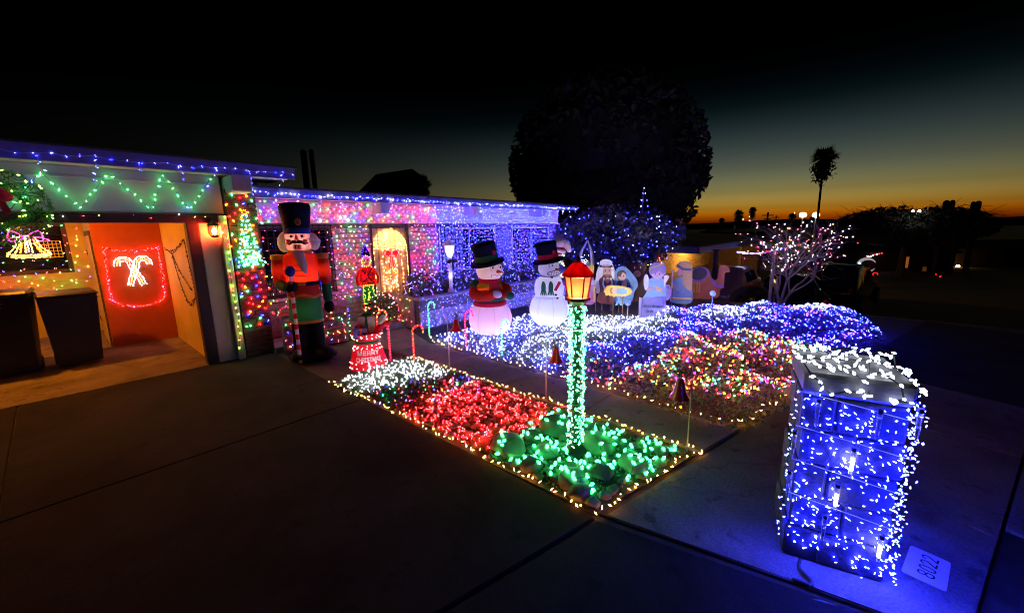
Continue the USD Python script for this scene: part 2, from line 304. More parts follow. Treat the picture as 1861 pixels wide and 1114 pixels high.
PANE = usdkit.material(stage, '/World/Looks/window_glass', {'t': ('transparent_bsdf', {'color': (.8, .82, .85)}), 'g': ('glossy_bsdf', {'color': (.9, .9, .95), 'roughness': .03}), 'f': ('fresnel', {'IOR': 1.5}), 'x': ('mix_closure', {})}, [('f.fac', 'x.fac'), ('t.BSDF', 'x.closure1'), ('g.BSDF', 'x.closure2')], surface='x.closure')
h = thing('ranch_house', 'low ranch house with an open carport, white frieze and grilled windows, covered in lights', 'house', (6, 9, 0))
WINS = [(2.72, .9, 4.12, 2.3), (7.15, .8, 9.45, 2.28), (10.2, .8, 12.3, 2.28)]; DOOR = (5.14, .14, 6.08, 2.3)
R = lambda a: Polygon([(a[0], a[1]), (a[2], a[1]), (a[2], a[3]), (a[0], a[3])])
wall = Polygon([(2.5, -.1), (12.7, -.1), (12.7, 2.38), (2.5, 2.38)]).difference(R(DOOR))
for w in WINS: wall = wall.difference(R(w))
part(h, 'wall', prism(wall, .2, (0, 9.2, 0), (1, 0, 0), (0, 0, 1)), MORTAR)
def courses(parent, x0, x1, z0, z1, y, L, H, dep, ms, holes=(), name='brick', gap=.012, axis=0):
    rows = int((z1-z0)/H)
    for k in range(rows):
        x = x0-(L/2 if k % 2 else 0); z = z0+k*H
        while x < x1-.02:
            a, b = max(x, x0)+gap/2, min(x+L, x1)-gap/2; x += L
            if b-a < .03 or any(a < q[2] and b > q[0] and z+H > q[1]+.02 and z < q[3]-.02 for q in holes): continue
            o = rng.uniform(0, .012); lo, hi = (a, y-dep-o, z+gap/2), (b, y+.004, z+H-gap/2)
            if axis: lo, hi = (y-dep-o, a, z+gap/2), (y+.004, b, z+H-gap/2)
            part(parent, name, box(lo, hi, .006), ms[rng.integers(len(ms))])
courses(h, 4.14, 5.1, .1, 2.38, 9.0, .36, .115, .02, [BLOCK], (), 'block'); courses(h, 6.12, 7.1, .1, 2.38, 9.0, .36, .115, .02, [BLOCK], (), 'block')
courses(h, 2.5, 4.14, .1, .9, 9.0, .36, .115, .02, [BLOCK], (), 'block')
for w in WINS:
    x0, z0, x1, z1 = w
    fr = part(h, 'window', prism(R(w).difference(R((x0+.06, z0+.06, (x0+x1)/2-.02, z1-.06))).difference(R(((x0+x1)/2+.02, z0+.06, x1-.06, z1-.06))), .1, (0, 9.12, 0), (1, 0, 0), (0, 0, 1)), WHITE if w is not WINS[0] else BROWN)
    part(fr, 'pane', box((x0+.03, 9.03, z0+.03), (x1-.03, 9.036, z1-.03)), GLASS if w is WINS[0] else PANE)
    part(fr, 'sill', box((x0-.05, 8.92, z0-.07), (x1+.05, 9.02, z0-.003), .01), WHITE)
    n = int((x1-x0)/.125); b = [box((x0+i*(x1-x0)/n-.007, 8.9, z0-.02), (x0+i*(x1-x0)/n+.007, 8.914, z1+.06)) for i in range(n+1)]
    b += [box((x0-.03, 8.888, q-.009), (x1+.03, 8.9, q+.009)) for q in np.linspace(z0, z1+.04, 7)]
    part(fr, 'grille', cat(*b), IRON)
for x0, x1 in ((7.18, 8.28), (8.3, 9.42), (10.23, 11.24), (11.26, 12.27)):
    u = np.linspace(x0, x1, 60); c = np.stack([u, 9.058+.012*np.sin(u*52)], 1)
    part(h, 'curtain', prism(np.vstack([c, c[::-1]+[0, .006]]), 1.4, (0, 0, .84), (1, 0, 0), (0, 1, 0)), mat('curtain_cloth', (.62, .6, .62), .8))
dr = part(h, 'front_door', box((DOOR[0], 9.06, .15), (DOOR[2], 9.1, 2.29)), BROWN)
PLANK = mat('pale_plank', (.5, .34, .2), .6, var=.35, scale=5., bump=.3)
for k in range(6):
    w = (DOOR[2]-DOOR[0])/6; part(dr, 'plank', box((DOOR[0]+k*w+.008, 9.035, .16), (DOOR[0]+(k+1)*w-.008, 9.066, 2.28), .008), PLANK)
part(dr, 'handle', cat(ell((5.98, 8.99, 1.05), .035), tube([(5.98, 8.99, 1.05), (5.98, 9.05, 1.05)], .012)), METAL)
for x in (DOOR[0]-.07, DOOR[2]+.01): part(h, 'door_post', box((x, 8.96, .14), (x+.06, 9.1, 2.378), .008), BROWN)
for x0, x1 in ((2.5, 5.0), (5.003, 7.5), (7.503, 10.1), (10.103, 12.74)): part(h, 'frieze_board', box((x0, 8.94, 2.384), (x1, 9.19, 2.98), .006), WHITE)
part(h, 'frieze_rail', box((2.5, 8.915, 2.78), (12.74, 8.939, 2.84), .006), WHITE)
part(h, 'soffit', box((2.3, 8.33, 2.86), (13.05, 8.935, 2.885)), WHITE)
part(h, 'fascia', box((2.25, 8.28, 2.83), (13.1, 8.327, 3.03), .008), FASCIA, label='blue eave board over the windows')
rf = part(h, 'roof', prism([(8.25, 3.035), (14, 3.6), (20, 3.0), (20, 2.93), (14, 3.52), (8.25, 2.96+.04)], 10.9, (2.25, 0, 0), (0, 1, 0), (0, 0, 1)), ROOF)
part(h, 'gable_wall', prism([(9.21, -1.2), (19, -1.2), (19, 2.95), (14, 3.5), (9.21, 3.05)], .15, (12.55, 0, 0), (0, 1, 0), (0, 0, 1)), BLOCK)
for x in (5.05, 8.0, 11.0): part(h, 'beam_end', box((x, 8.36, 2.6), (x+.22, 8.935, 2.856), .015), WHITE)
# carport
part(h, 'header', box((-6, 8.3, 2.525), (2.04, 8.37, 3.14), .01), WHITE, label='white boarded header over the carport')
part(h, 'header_batten', box((-6, 8.27, 2.98), (2.04, 8.297, 3.01), .004), WHITE)
part(h, 'beam', box((-6, 8.25, 2.38), (1.99, 8.44, 2.52), .01), TRIM)
part(h, 'post', box((1.5, 8.28, 0), (1.66, 8.48, 2.378), .01), TRIM)
part(h, 'wall', box((1.664, 8.3, 0), (2.03, 8.52, 2.377), .006), WHITE)
part(h, 'corner_board', box((1.93, 8.2, 0), (2.045, 8.297, 2.5), .01), WHITE)
part(h, 'beam_end', box((2.08, 7.75, 2.86), (2.36, 8.6, 3.13), .02), WHITE)
part(h, 'beam_end', box((2.41, 8.62, 2.6), (2.6, 9.0, 2.85), .02), WHITE)
part(h, 'soffit', box((-6, 7.84, 3.142), (3.02, 8.9, 3.16)), WHITE)
part(h, 'fascia', box((-6, 7.79, 3.12), (3.06, 7.836, 3.33), .008), FASCIA, label='blue eave board over the carport')
part(h, 'roof', prism([(7.76, 3.335), (14, 3.55), (14, 3.48), (7.76, 3.26+.05)], 9.1, (-6, 0, 0), (0, 1, 0), (0, 0, 1)), ROOF)
part(h, 'gable_wall', prism([(8.92, 3.04), (13.9, 3.04), (13.9, 3.45), (8.92, 3.28)], .1, (2.7, 0, 0), (0, 1, 0), (0, 0, 1)), WHITE)
part(h, 'carport_ceiling', box((-7, 8.45, 2.62), (1.66, 13.6, 2.66)), WHITE)
part(h, 'wall', box((1.58, 8.5, 0), (1.66, 11.2, 2.61)), CREAM, label='cream side wall of the carport')
part(h, 'wall', box((.56, 11.2, 0), (1.575, 11.28, 2.61)), REDWALL, label='front of the store cupboard')
part(h, 'wall', box((.56, 11.285, 0), (.64, 13.5, 2.61)), CREAM, label='side of the store cupboard')
d2 = part(h, 'store_door', box((.525, 11.42, .03), (.556, 12.7, 2.2), .005), CREAM)
part(d2, 'handle', cat(ell((.47, 11.6, 1.0), .03, 1), tube([(.47, 11.6, 1.), (.53, 11.6, 1.)], .012)), METAL)
for z in (.4, 1.85): part(d2, 'hinge', box((.512, 12.66, z-.05), (.524, 12.74, z+.05), .002), IRON)
part(h, 'door_frame', cat(box((.53, 11.32, 0), (.558, 11.41, 2.3)), box((.53, 12.71, 0), (.558, 12.8, 2.3)), box((.53, 11.411, 2.21), (.558, 12.709, 2.3))), BROWN)
bw = Polygon([(-7, 0), (.56, 0), (.56, 2.62), (-7, 2.62)]).difference(R((-6.5, 1.4, .3, 2.5)))
part(h, 'wall', prism(bw, .15, (0, 13.65, 0), (1, 0, 0), (0, 0, 1)), CREAM, label='cream back wall of the carport')
wn = part(h, 'window', prism(R((-6.5, 1.4, .3, 2.5)).difference(R((-6.42, 1.48, -3.2, 2.42))).difference(R((-3.1, 1.48, -1.5, 2.42))).difference(R((-1.4, 1.48, .22, 2.42))), .08, (0, 13.6, 0), (1, 0, 0), (0, 0, 1)), BROWN)
part(wn, 'pane', box((-6.45, 13.55, 1.45), (.25, 13.56, 2.45)), GLASS)
part(wn, 'grille', cat(*[box((-.13+.06*i-.006, 13.5, 1.75), (-.13+.06*i+.006, 13.51, 2.1)) for i in range(6)], *[box((-.13, 13.5, 1.75+.07*i-.006), (.17, 13.51, 1.75+.07*i+.006)) for i in range(6)]), CREAM)
part(h, 'wall', box((-7.1, 8.4, 0), (-7, 13.6, 2.6)), CREAM)
pl = part(h, 'brick_pilaster', box((2.07, 8.22, 0), (2.5, 8.6, 2.94)), MORTAR)
courses(pl, 2.06, 2.51, 0, 2.94, 8.225, .215, .075, .022, BRICK); courses(pl, 8.21, 8.6, 0, 2.94, 2.0+.512, .215, .075, .008, BRICK[:1], axis=1)
bwl = thing('brick_wall', 'low red brick wall running out behind the big nutcracker', 'wall', (3.2, 7.95, 0)); part(bwl, 'core', box((2.62, 7.9, 0), (3.79, 8.08, .66)), MORTAR)
courses(bwl, 2.6, 3.81, 0, .6, 7.905, .215, .075, .02, BRICK)
for k in range(6): part(bwl, 'coping_brick', box((2.6+k*.202, 7.87, .662), (2.6+k*.202+.192, 8.1, .72), .008), BRICK[k % 3])
pw = thing('planter_wall', 'long low block planter wall under the blue lit windows', 'wall', (8, 7.5, 0)); part(pw, 'core', box((5.28, 7.45, -.1), (11.2, 7.6, .66)), MORTAR)
PB = mat('planter_block', (.4, .37, .42), .8, var=.3, scale=6., bump=.6, bscale=40)
courses(pw, 5.26, 11.2, 0, .6, 7.455, .41, .2, .025, [PB], (), 'block')
for k in range(14): part(pw, 'coping_block', box((5.24+k*.426, 7.4, .662), (5.24+k*.426+.418, 7.63, .72), .01), PB)
for k in range(7): part(pw, 'plank', box((5.235, 7.62+k*.19, 0), (5.262, 7.62+k*.19+.182, .74+.012*(k % 3)), .006), mat('weathered_plank', (.32, .24, .22), .8, var=.4, scale=9., bump=.4))

# evaporative cooler and trunks that stand up behind the roof
def leafless(): pass
cl = thing('roof_cooler', 'dark covered cooler hunched on the roof ridge', 'cooler', (8.4, 13.2, 3.5))
part(cl, 'housing', hull([(7.3, 12.7, 3.45), (9.5, 12.7, 3.45), (9.5, 13.8, 3.4), (7.3, 13.8, 3.4), (8.2, 12.7, 4.2), (9.1, 12.8, 4.4), (9.5, 12.8, 4.2), (7.7, 12.8, 4.05), (9.4, 13.6, 4.25), (8.1, 13.6, 4.2)]), BLACK)
part(cl, 'foot_frame', cat(*[box((x, y, 3.3), (x+.06, y+.06, 3.5)) for x in (7.5, 9.3) for y in (12.9, 13.6)]), METAL)
# ------------------------------------------------------------------ the stone bed between drive and walk
STONE = [mat(f'stone_{n}', c, .75, var=.45, scale=9., bump=.5, bscale=35) for n, c in (('grey', (.24, .235, .23)), ('tan', (.27, .22, .18)), ('pink', (.26, .19, .175)), ('dark', (.12, .115, .12)))]
bed = thing('stone_bed', None, None, (3.2, 3.5, 0), kind='structure')
BED = Polygon([(2.52, 1.40), (3.94, 1.07), (3.94, 5.95), (2.42, 5.75)])
part(bed, 'soil', prism(BED, .02, (0, 0, -.02), (1, 0, 0), (0, 1, 0)), EARTH)
stones = []
def stone(x, y, r, flat=.62, z=0.):
    p = rng.normal(size=(34 if r > .08 else 16, 3)); p /= np.linalg.norm(p, axis=1, keepdims=True); p *= rng.uniform(.9, 1.03, (len(p), 1))*[r*rng.uniform(.9, 1.25), r*rng.uniform(.75, 1.05), r*flat]
    stones.append((x, y, r*.95, r*flat*.9, z+r*flat*.35)); part(bed, 'stone', xf(hull(p), (x, y, z+r*flat*.35), rz=rng.uniform(0, PI), rx=rng.normal()*.15), STONE[rng.integers(4)], smooth=38)
def inbed(): 
    while True:
        x, y = rng.uniform(2.4, 3.95), rng.uniform(1.05, 5.9)
        if BED.buffer(-.07).contains(Point(x, y)): return x, y
for (x, y, r) in [(2.78, 2.55, .2), (3.42, 2.42, .21), (3.38, 1.9, .22), (2.75, 1.75, .15), (3.0, 1.62, .13), (3.3, 1.45, .15), (2.62, 1.62, .12), (3.6, 1.75, .13), (3.65, 2.2, .15), (2.95, 2.2, .14), (2.66, 2.15, .13), (3.1, 2.5, .12), (3.72, 1.35, .09), (3.75, 2.55, .13), (2.6, 1.47, .07), (2.75, 1.44, .06), (2.85, 1.42, .07), (3.52, 1.28, .08), (2.68, 2.85, .12)]: stone(x, y, r)
def scatter(n, ylo, yhi, rlo, rhi, sep):
    got = 0
    for _ in range(n*30):
        x, y = inbed(); r = rng.uniform(rlo, rhi)
        if not ylo < y < yhi or any((x-a)**2+(y-b)**2 < (sep*(r+c))**2 for a, b, c, *_ in stones): continue
        stone(x, y, r); got += 1
        if got >= n: break
scatter(45, 1.2, 2.75, .04, .08, .75); scatter(150, 2.7, 4.35, .035, .075, .72); scatter(25, 4.3, 4.9, .03, .05, .8)
pb = np.array([inbed() for _ in range(2600)]); pb = np.c_[pb, rng.uniform(0, .016, len(pb))]
part(bed, 'gravel', bulbmesh(pb, .015, .8), STONE[1], kind='stuff')
def top_z(x, y):
    z = .0
    for a, b, r, hh, z0 in stones:
        d = ((x-a)**2+(y-b)**2)/r**2
        if d < 1: z = max(z, z0+hh*math.sqrt(1-d))
    return z
GRASS = mat('dry_grass', (.10, .11, .06), .8, var=.4, scale=20.)
gp = []
while len(gp) < 2600:
    x, y = inbed()
    if y > 4.25+.3*math.sin(x*4): gp.append((x, y, rng.uniform(.0, .05)))
solo('bed_grass', leaves(gp, rng.uniform(.03, .07, len(gp)), .12, 1.0), GRASS, 'clumps of low grass at the house end of the stone bed', 'grass', kind='stuff')
def bedpts(n, ylo, yhi, dz=.014, slope=0.):
    P = []
    while len(P) < n:
        x, y = inbed()
        if ylo < y-slope*(x-3.2)+rng.normal()*.05 < yhi: P.append((x, y, top_z(x, y)+dz))
    return np.array(P)
def chain(P):                                        # order lamps into one run of wire
    P = list(map(np.array, P)); o = [P.pop(0)]
    while P:
        i = int(np.argmin([np.sum((q-o[-1])**2) for q in P])); o.append(P.pop(i))
    return np.array(o)
def drape(P, lift=.02):
    out = [P[0]]
    for a, b in zip(P[:-1], P[1:]):
        m = (a+b)/2; out += [np.array([m[0]+rng.normal()*.01, m[1]+rng.normal()*.01, max(m[2], top_z(m[0], m[1])+.006)]), b]
    return np.array(out)
P = bedpts(165, 1.15, 2.72); lights('string_lights', 'green berry lights lying over the big stones round the lamp post', P, 'green', .0155, 1.5, 6., [drape(chain(P))], single=True)
P = bedpts(400, 2.62, 4.2, slope=-.15); lights('string_lights', 'red mini lights massed over the middle of the stone bed', P, 'red', .0088, 1.9, 34., [drape(chain(P))], tip=4.)
P = bedpts(110, 4.0, 5.0, slope=-.3); lights('string_lights', 'mixed colour lights across the stone bed between the red and the white ones', P, dict(red=.28, green=.22, blue=.25, amber=.2, ice=.05), .0098, 1.8, 16., [drape(chain(P))], tip=3.)
P = bedpts(340, 4.75, 5.9, .035, slope=-.3)+np.c_[np.zeros((340, 2)), rng.uniform(0, .05, 340)]; lights('net_lights', 'cool white net lights on the grass below the gift sack', P, 'white', .008, 1.7, 16., [chain(P)])
edge = along([(2.42, 5.75, .02), (2.5, 4.6, .02), (2.515, 1.39, .02), (3.95, 1.05, .02), (3.955, 5.9, .02)], .072, .016); edge[:, :2] += .02*np.sin(edge[:, [1, 0]]*[7., 9.]); edge[:, 2] = np.abs(edge[:, 2]-.02)+.018
lights('string_lights', 'warm white lights edging the stone bed on three sides', edge, dict(warm=.93, amber=.07), .0085, 2., 13., [edge])

# ------------------------------------------------------------------ the bed of low shrubs beyond the walk
SHRUB = Polygon([(4.86, 1.02), (6.4, .62), (8.4, .12), (10.4, -.38), (11.3, -.3), (12.1, .55), (11.6, 1.7), (10.4, 3.1), (9.3, 4.3), (7.6, 4.0), (6.4, 4.0), (5.0, 3.5)])
MULTI = Polygon([(5.05, 3.35), (5.3, 2.75), (5.2, 2.3), (5.8, 2.05), (6.5, 2.1), (7.6, 1.55), (8.2, 1.0), (7.7, .2), (5.0, .6), (4.7, 1.), (4.7, 3.4)])
WHITES = [Polygon([(4.75, 4.3), (6.2, 5.05), (9.1, 5.6), (10.2, 4.3), (9.0, 3.2), (8.4, 2.75), (7.3, 2.75), (6.6, 3.1), (5.9, 3.6)]), Polygon([(9.3, 2.9), (11.3, 1.9), (10.0, 1.45), (8.5, 2.2)]), Polygon([(11.4, 1.4), (12.2, .9), (11.6, .4), (10.8, .9)])]
LEAF = [mat('shrub_leaf', (.16, .19, .12), .6, var=.5, scale=30.), mat('shrub_leaf_grey', (.2, .2, .19), .6, var=.5, scale=30.), mat('hedge_leaf', (.09, .11, .07), .55, var=.5, scale=30.)]
WOOD = mat('twig_wood', (.12, .085, .06), .85, var=.4, scale=12.)
shr = []
for i in range(12):
    for j in range(8):
        x, y = 5.05+i*.66+rng.normal()*.13, -.4+j*.64+(.32 if i % 2 else 0)+rng.normal()*.12
        if SHRUB.buffer(-.22).contains(Point(x, y)):
            e = SHRUB.exterior.distance(Point(x, y)); shr.append((x, y, rng.uniform(.5, .66), min(.36 if y > 2.2 and x < 9.5 else .54, .26+.22*e)*rng.uniform(.8, 1.15)))
def hz(x, y):
    z, k = .05, -1
    for i, (a, b, r, hh) in enumerate(shr):
        d = ((x-a)**2+(y-b)**2)/(r*1.02)**2
        if d < 1:
            q = hh*math.sqrt(1-d)
            if q > z: z, k = q, i
    return z, k
def dome(n, x, y, r, hh, z0=0., inner=.55):
    d = rng.normal(size=(n, 3)); d /= np.linalg.norm(d, axis=1, keepdims=True); d[:, 2] = np.abs(d[:, 2]); k = rng.uniform(inner, 1., n)**.6
    p = d*k[:, None]*[r, r, hh]; p *= 1+.12*(meshkit.noise(p*6+[x*7, y*5, 1])[:, None]-.5); return p+[x, y, z0]
def shrub(x, y, r, hh, n, label, name='low_shrub', leaf=None, s=.03, z0=0., group=None, cat_='shrub'):
    t = thing(name, label, cat_, (x, y, z0), group=group)
    part(t, 'foliage', leaves(dome(n, x, y, r, hh, z0), rng.uniform(s*.7, s*1.3, n), .42), leaf or LEAF[rng.integers(2)], kind='stuff')
    tw = []
    for _ in range(9):
        a, q = rng.uniform(0, 2*PI), rng.uniform(.4, .95); tw.append(tube(bez([(x, y, z0-.02), (x+.3*r*q*math.cos(a), y+.3*r*q*math.sin(a), z0+hh*.5), (x+r*q*math.cos(a), y+r*q*math.sin(a), z0+hh*math.sqrt(1-q*q)*.95)], 3), np.linspace(.012, .004, 7), 4))
    part(t, 'stem', cat(*tw), WOOD); return t
for (x, y, r, hh) in shr:
    m, w = MULTI.contains(Point(x, y)), any(q.contains(Point(x, y)) for q in WHITES)
    shrub(x, y, r, hh, 850, 'low mounded shrub under multicolour lights along the pavement' if m else 'low mounded shrub under white lights in the shrub bed' if w else 'low mounded shrub under deep blue lights in the shrub bed', group='low shrubs in the front bed')
ground_lit = Polygon([(4.85, 6.6), (7.9, 6.5), (9.3, 4.3), (7.6, 4.0), (6.4, 4.0), (5.0, 3.5), (4.82, 3.6)])
gp = []
while len(gp) < 3200:
    x, y = rng.uniform(4.8, 9.4), rng.uniform(3.4, 6.7)
    if ground_lit.contains(Point(x, y)): gp.append((x, y, rng.uniform(0, .06)))
solo('ground_cover', leaves(gp, rng.uniform(.02, .04, len(gp)), .4, .3), LEAF[1], 'low ground cover under the lights round the two snowmen', 'ground cover', kind='stuff')
nets = {}
for _ in range(14000):
    x, y = rng.uniform(4.7, 12.2), rng.uniform(-.5, 6.6); p = Point(x, y)
    if SHRUB.contains(p) or (MULTI.contains(p) and x > 4.85 and y > 1.0-.23*(x-4.75)): zone = 'ground' if False else 'shrub'
    elif ground_lit.contains(p): zone = 'ground'
    else: continue
    z, k = hz(x, y); w = any(q.contains(p) for q in WHITES); m = MULTI.contains(p); u = rng.random()
    clump = meshkit.noise(np.array([x*2.2, y*2.2, 1.]), 9)
    if m: keep, c = .78, rng.choice(['red', 'green', 'amber', 'blue', 'purple', 'pink', 'warm'], p=[.34, .25, .23, .07, .08, .02, .01])
    elif w: keep, c = .62+.35*clump, 'white' if rng.random() < .62 else 'ice' if rng.random() < .6 else 'blue'
    elif zone == 'ground': keep, c = .5+.3*clump, rng.choice(['blue', 'ice', 'white'], p=[.55, .2, .25])
    else: keep, c = .34+.5*clump, 'blue' if rng.random() < .74 else 'violet' if rng.random() < .75 else 'ice'
    if u < keep*(.8 if m else .68):
        key = ('multi' if m else 'white' if w else zone, k if zone == 'shrub' else -2-int(x > 6.3)-2*int(y > 5)); nets.setdefault(key, []).append((x, y, z+rng.uniform(-.02, .025), c))
NETLAB = dict(multi='multicolour lights tangled over the shrubs at the pavement corner', white='white net lights over the shrub mounds below the nativity figures', shrub='deep blue net lights over the low shrub mounds', ground='blue and white net lights on the ground by the snowmen')
for (z, k), L in nets.items():
    if len(L) < 4: continue
    q = np.array([a[:3] for a in L]); big = z == 'multi'
    lights('net_lights', NETLAB[z], q, [a[3] for a in L], .0112 if big else .0078, 1.7, 15. if big else 75. if z != 'white' else 24., [chain(q)], .0025, tip=1.2 if big else 3.2, group={'multi': 'multicolour shrub lights', 'white': 'white shrub nets', 'shrub': 'blue shrub nets', 'ground': 'ground nets by the snowmen'}[z], wirecol='wire_dark')
e = along([(4.8, 6.4, .02), (4.8, 1.0, .02), (*sw(2.5, .06), .02), (*sw(4.4, .06), .02)], .1, .018); e[:, 2] = np.abs(e[:, 2]-.02)+.018
lights('string_lights', 'warm white lights edging the shrub bed along walk and pavement', e, dict(warm=.9, amber=.1), .0085, 2., 20., [e])

# ------------------------------------------------------------------ planter hedge and the shrub by the door
for k in range(8):
    x = 5.75+k*.72; shrub(x, 8.0, .5, .62+.08*rng.random(), 900, f'clipped hedge shrub behind the planter wall, {["nearest", "second", "third", "fourth", "fifth", "sixth", "seventh", "farthest"][k]} from the front door', 'hedge_shrub', LEAF[2], .035, .6, 'hedge shrubs behind the planter wall')
shrub(4.95, 8.45, .42, .72, 1100, 'dark leafy shrub with red and white lights left of the front door', 'door_shrub', LEAF[2], .04, .1)
hp = np.vstack([dome(85, 5.75+k*.72, 8.0, .51, .66, .6, .97) for k in range(8)]); hp = hp[hp[:, 1] < 8.15]
lights('net_lights', 'blue net lights over the hedge behind the planter wall', hp, dict(blue=.62, violet=.18, ice=.2), .0095, 1.6, 16., [chain(hp)], .0025)
hp = dome(70, 4.95, 8.45, .43, .74, .1, .97); lights('string_lights', 'red and white lights on the shrub left of the front door', hp, dict(red=.5, white=.25, warm=.1, green=.15), .008, 1.6, 18.)

# ------------------------------------------------------------------ lights on the house
PARTY = dict(red=.34, green=.15, blue=.12, pink=.2, warm=.07, violet=.12)
P, W = net(2.66, 6.95, 2.44, 2.84, .125, .085, lambda u, v: (u, 8.905, v)); lights('net_lights', 'multicolour net lights across the white frieze above the front door', P, dict(red=.28, green=.13, pink=.27, warm=.08, white=.05, violet=.19), .0095, 1.7, 24., W, .0035)
P, W = net(4.2, 7.0, .75, 2.34, .115, .105, lambda u, v: (u, 8.93, v)); q = (P[:, 0] < 5.05) | (P[:, 0] > 6.18); lights('net_lights', 'multicolour net lights on the block wall either side of the front door', P[q], PARTY, .009, 1.7, 25., [w[(w[:, 0] < 5.05)] for w in W]+[w[w[:, 0] > 6.18] for w in W], .003, wirecol='wire_dark')
P, W = net(2.75, 4.1, .55, 2.25, .15, .15, lambda u, v: (u, 8.86, v), .03); lights('net_lights', 'sparse coloured net lights over the grilled window behind the nutcracker', P, PARTY, .0075, 1.7, 17., W, .0025, wirecol='wire_dark')
P, W = net(6.95, 12.65, 2.42, 2.82, .105, .08, lambda u, v: (u, 8.905, v)); lights('net_lights', 'pale blue net lights across the frieze over the right hand windows', P, dict(ice=.6, blue=.3, violet=.1), .0095, 1.7, 26., W, .0025, wirecol='wire_white')
P, W = net(6.95, 12.7, .8, 2.36, .095, .085, lambda u, v: (u, 8.85, v), .022); lights('curtain_lights', 'deep blue curtain lights hanging over the right hand windows', P, dict(blue=.5, violet=.25, ice=.25), .0095, 1.7, 26., [np.array([(x, 8.85, 2.37), (x, 8.85, .8)]) for x in np.arange(6.95, 12.7, .115)], .002, wirecol='wire_white')
P, W = net(5.3, 11.1, .05, .66, .1, .085, lambda u, v: (u, 7.405, v), .03); lights('net_lights', 'blue net lights on the face of the planter wall', P, dict(blue=.5, violet=.3, ice=.2), .0085, 1.7, 13., W, .0025)
P = np.array([(5.2, y, z) for y in np.arange(7.7, 8.9, .17) for z in (.15, .4, .65)])+rng.normal(size=(24, 3))*.03; P[:, 0] = 5.2
lights('string_lights', 'few mixed lights on the planked end of the planter', P, dict(pink=.4, amber=.3, green=.3), .008, 1.6, 14.)
def eave(x0, x1, y, z, step, mix, label, drop):
    top = along([(x0, y, z), (x1, y, z)], step, .016); P, W = [*top], [top]
    for x in np.arange(x0+.15, x1, drop):
        n = rng.integers(2, 5); d = np.array([(x+rng.normal()*.02, y-.004, z-.03-.085*i) for i in range(n)]); P += list(d); W.append(np.vstack([[(x, y, z)], d]))
    return lights('icicle_lights', label, np.array(P), mix, .010, 1.8, 19. if step < .1 else 9., W, .003, wirecol='wire_white')
eave(2.3, 13.0, 8.255, 2.9, .075, dict(blue=.42, ice=.4, white=.18), 'blue and white icicle lights along the eave of the house front', .4)
eave(-1.4, 3.02, 7.765, 3.2, .14, dict(blue=.75, ice=.25), 'sparse blue icicle lights along the carport eave', .45)
zz = [onY(x, y, 8.24) for x, y in ((-60, 380), (20, 380), (73, 311), (145, 380), (196, 315), (277, 383), (296, 317), (345, 383), (381, 327))]
P = along(zz, .105, .012); P[:, 1] = 8.24; lights('string_lights', 'green lights strung in a zigzag over the carport header', P, dict(green=.85, ice=.15), .0105, 1.9, 9., [np.array(zz)], .005)
P = along([(-1.2, 8.235, 2.47), (1.95, 8.235, 2.47)], .17, .02); lights('string_lights', 'red and lime lights along the dark beam under the header', P, dict(lime=.4, red=.25, warm=.2, white=.15), .0085, 1.8, 9., [P], .005, wirecol='wire_dark')
P = along([(1.99, 8.18, .25), (1.99, 8.18, 2.45)], .11, .02); lights('string_lights', 'yellow green lights climbing the corner board beside the brick pilaster', P, dict(lime=.6, warm=.2, red=.2), .0095, 1.8, 18., [P], .004)
P, W = net(2.09, 2.49, .62, 2.9, .125, .115, lambda u, v: (u, 8.185, v), .03); lights('net_lights', 'large multicolour lights over the brick pilaster', P, dict(red=.36, green=.18, blue=.16, amber=.3), .0135, 1.6, 15., W, .004)
tr = [(2.3+rng.uniform(-1, 1)*(.02+.16*t)*(1 if t < .9 else .7), 8.16, 2.5-.86*t) for t in np.sqrt(rng.uniform(.0, 1, 95))]; tr += [(2.3+s*(.03+.16*t), 8.16, 2.5-.86*t) for t in np.linspace(0, 1, 12) for s in (-1, 1)]
t = lights('tree_motif', 'green light motif in the shape of a Christmas tree on the brick pilaster', tr, 'green', .013, 1.6, 9., [np.array([(2.27, 8.165, 2.5), (2.11, 8.165, 1.64), (2.49, 8.165, 1.64), (2.33, 8.165, 2.5)])], .004, cat_='light motif')
part(t, 'star', bulbmesh(np.array([(2.3+.035*math.cos(a), 8.16, 2.56+.035*math.sin(a)) for a in np.arange(7)*.9]), .012, 1.5), em('amber', HUE['amber'], 18.))
P, W = net(2.65, 3.78, .08, .64, .13, .1, lambda u, v: (u, 7.86, v), .03); lights('net_lights', 'red and amber lights over the low brick wall', P, dict(red=.45, amber=.25, green=.14, blue=.16), .0105, 1.6, 16., W, .0035)
P = along([(3.83, 7.84, .05), (3.83, 7.84, .7)], .075, .012); lights('string_lights', 'green and blue lights up the end of the low brick wall', P, dict(green=.6, blue=.4), .0095, 1.7, 15., [P])
P = along([(3.86, 7.6, .02), (4.1, 7.75, .03), (4.3, 7.9, .03)], .05, .03); P[:, 2] = np.abs(P[:, 2])+.01; lights('string_lights', 'heap of amber lights on the ground beside the porch step', np.vstack([P, P+[.05, .04, .02]]), dict(amber=.6, warm=.4), .0085, 1.7, 18.)
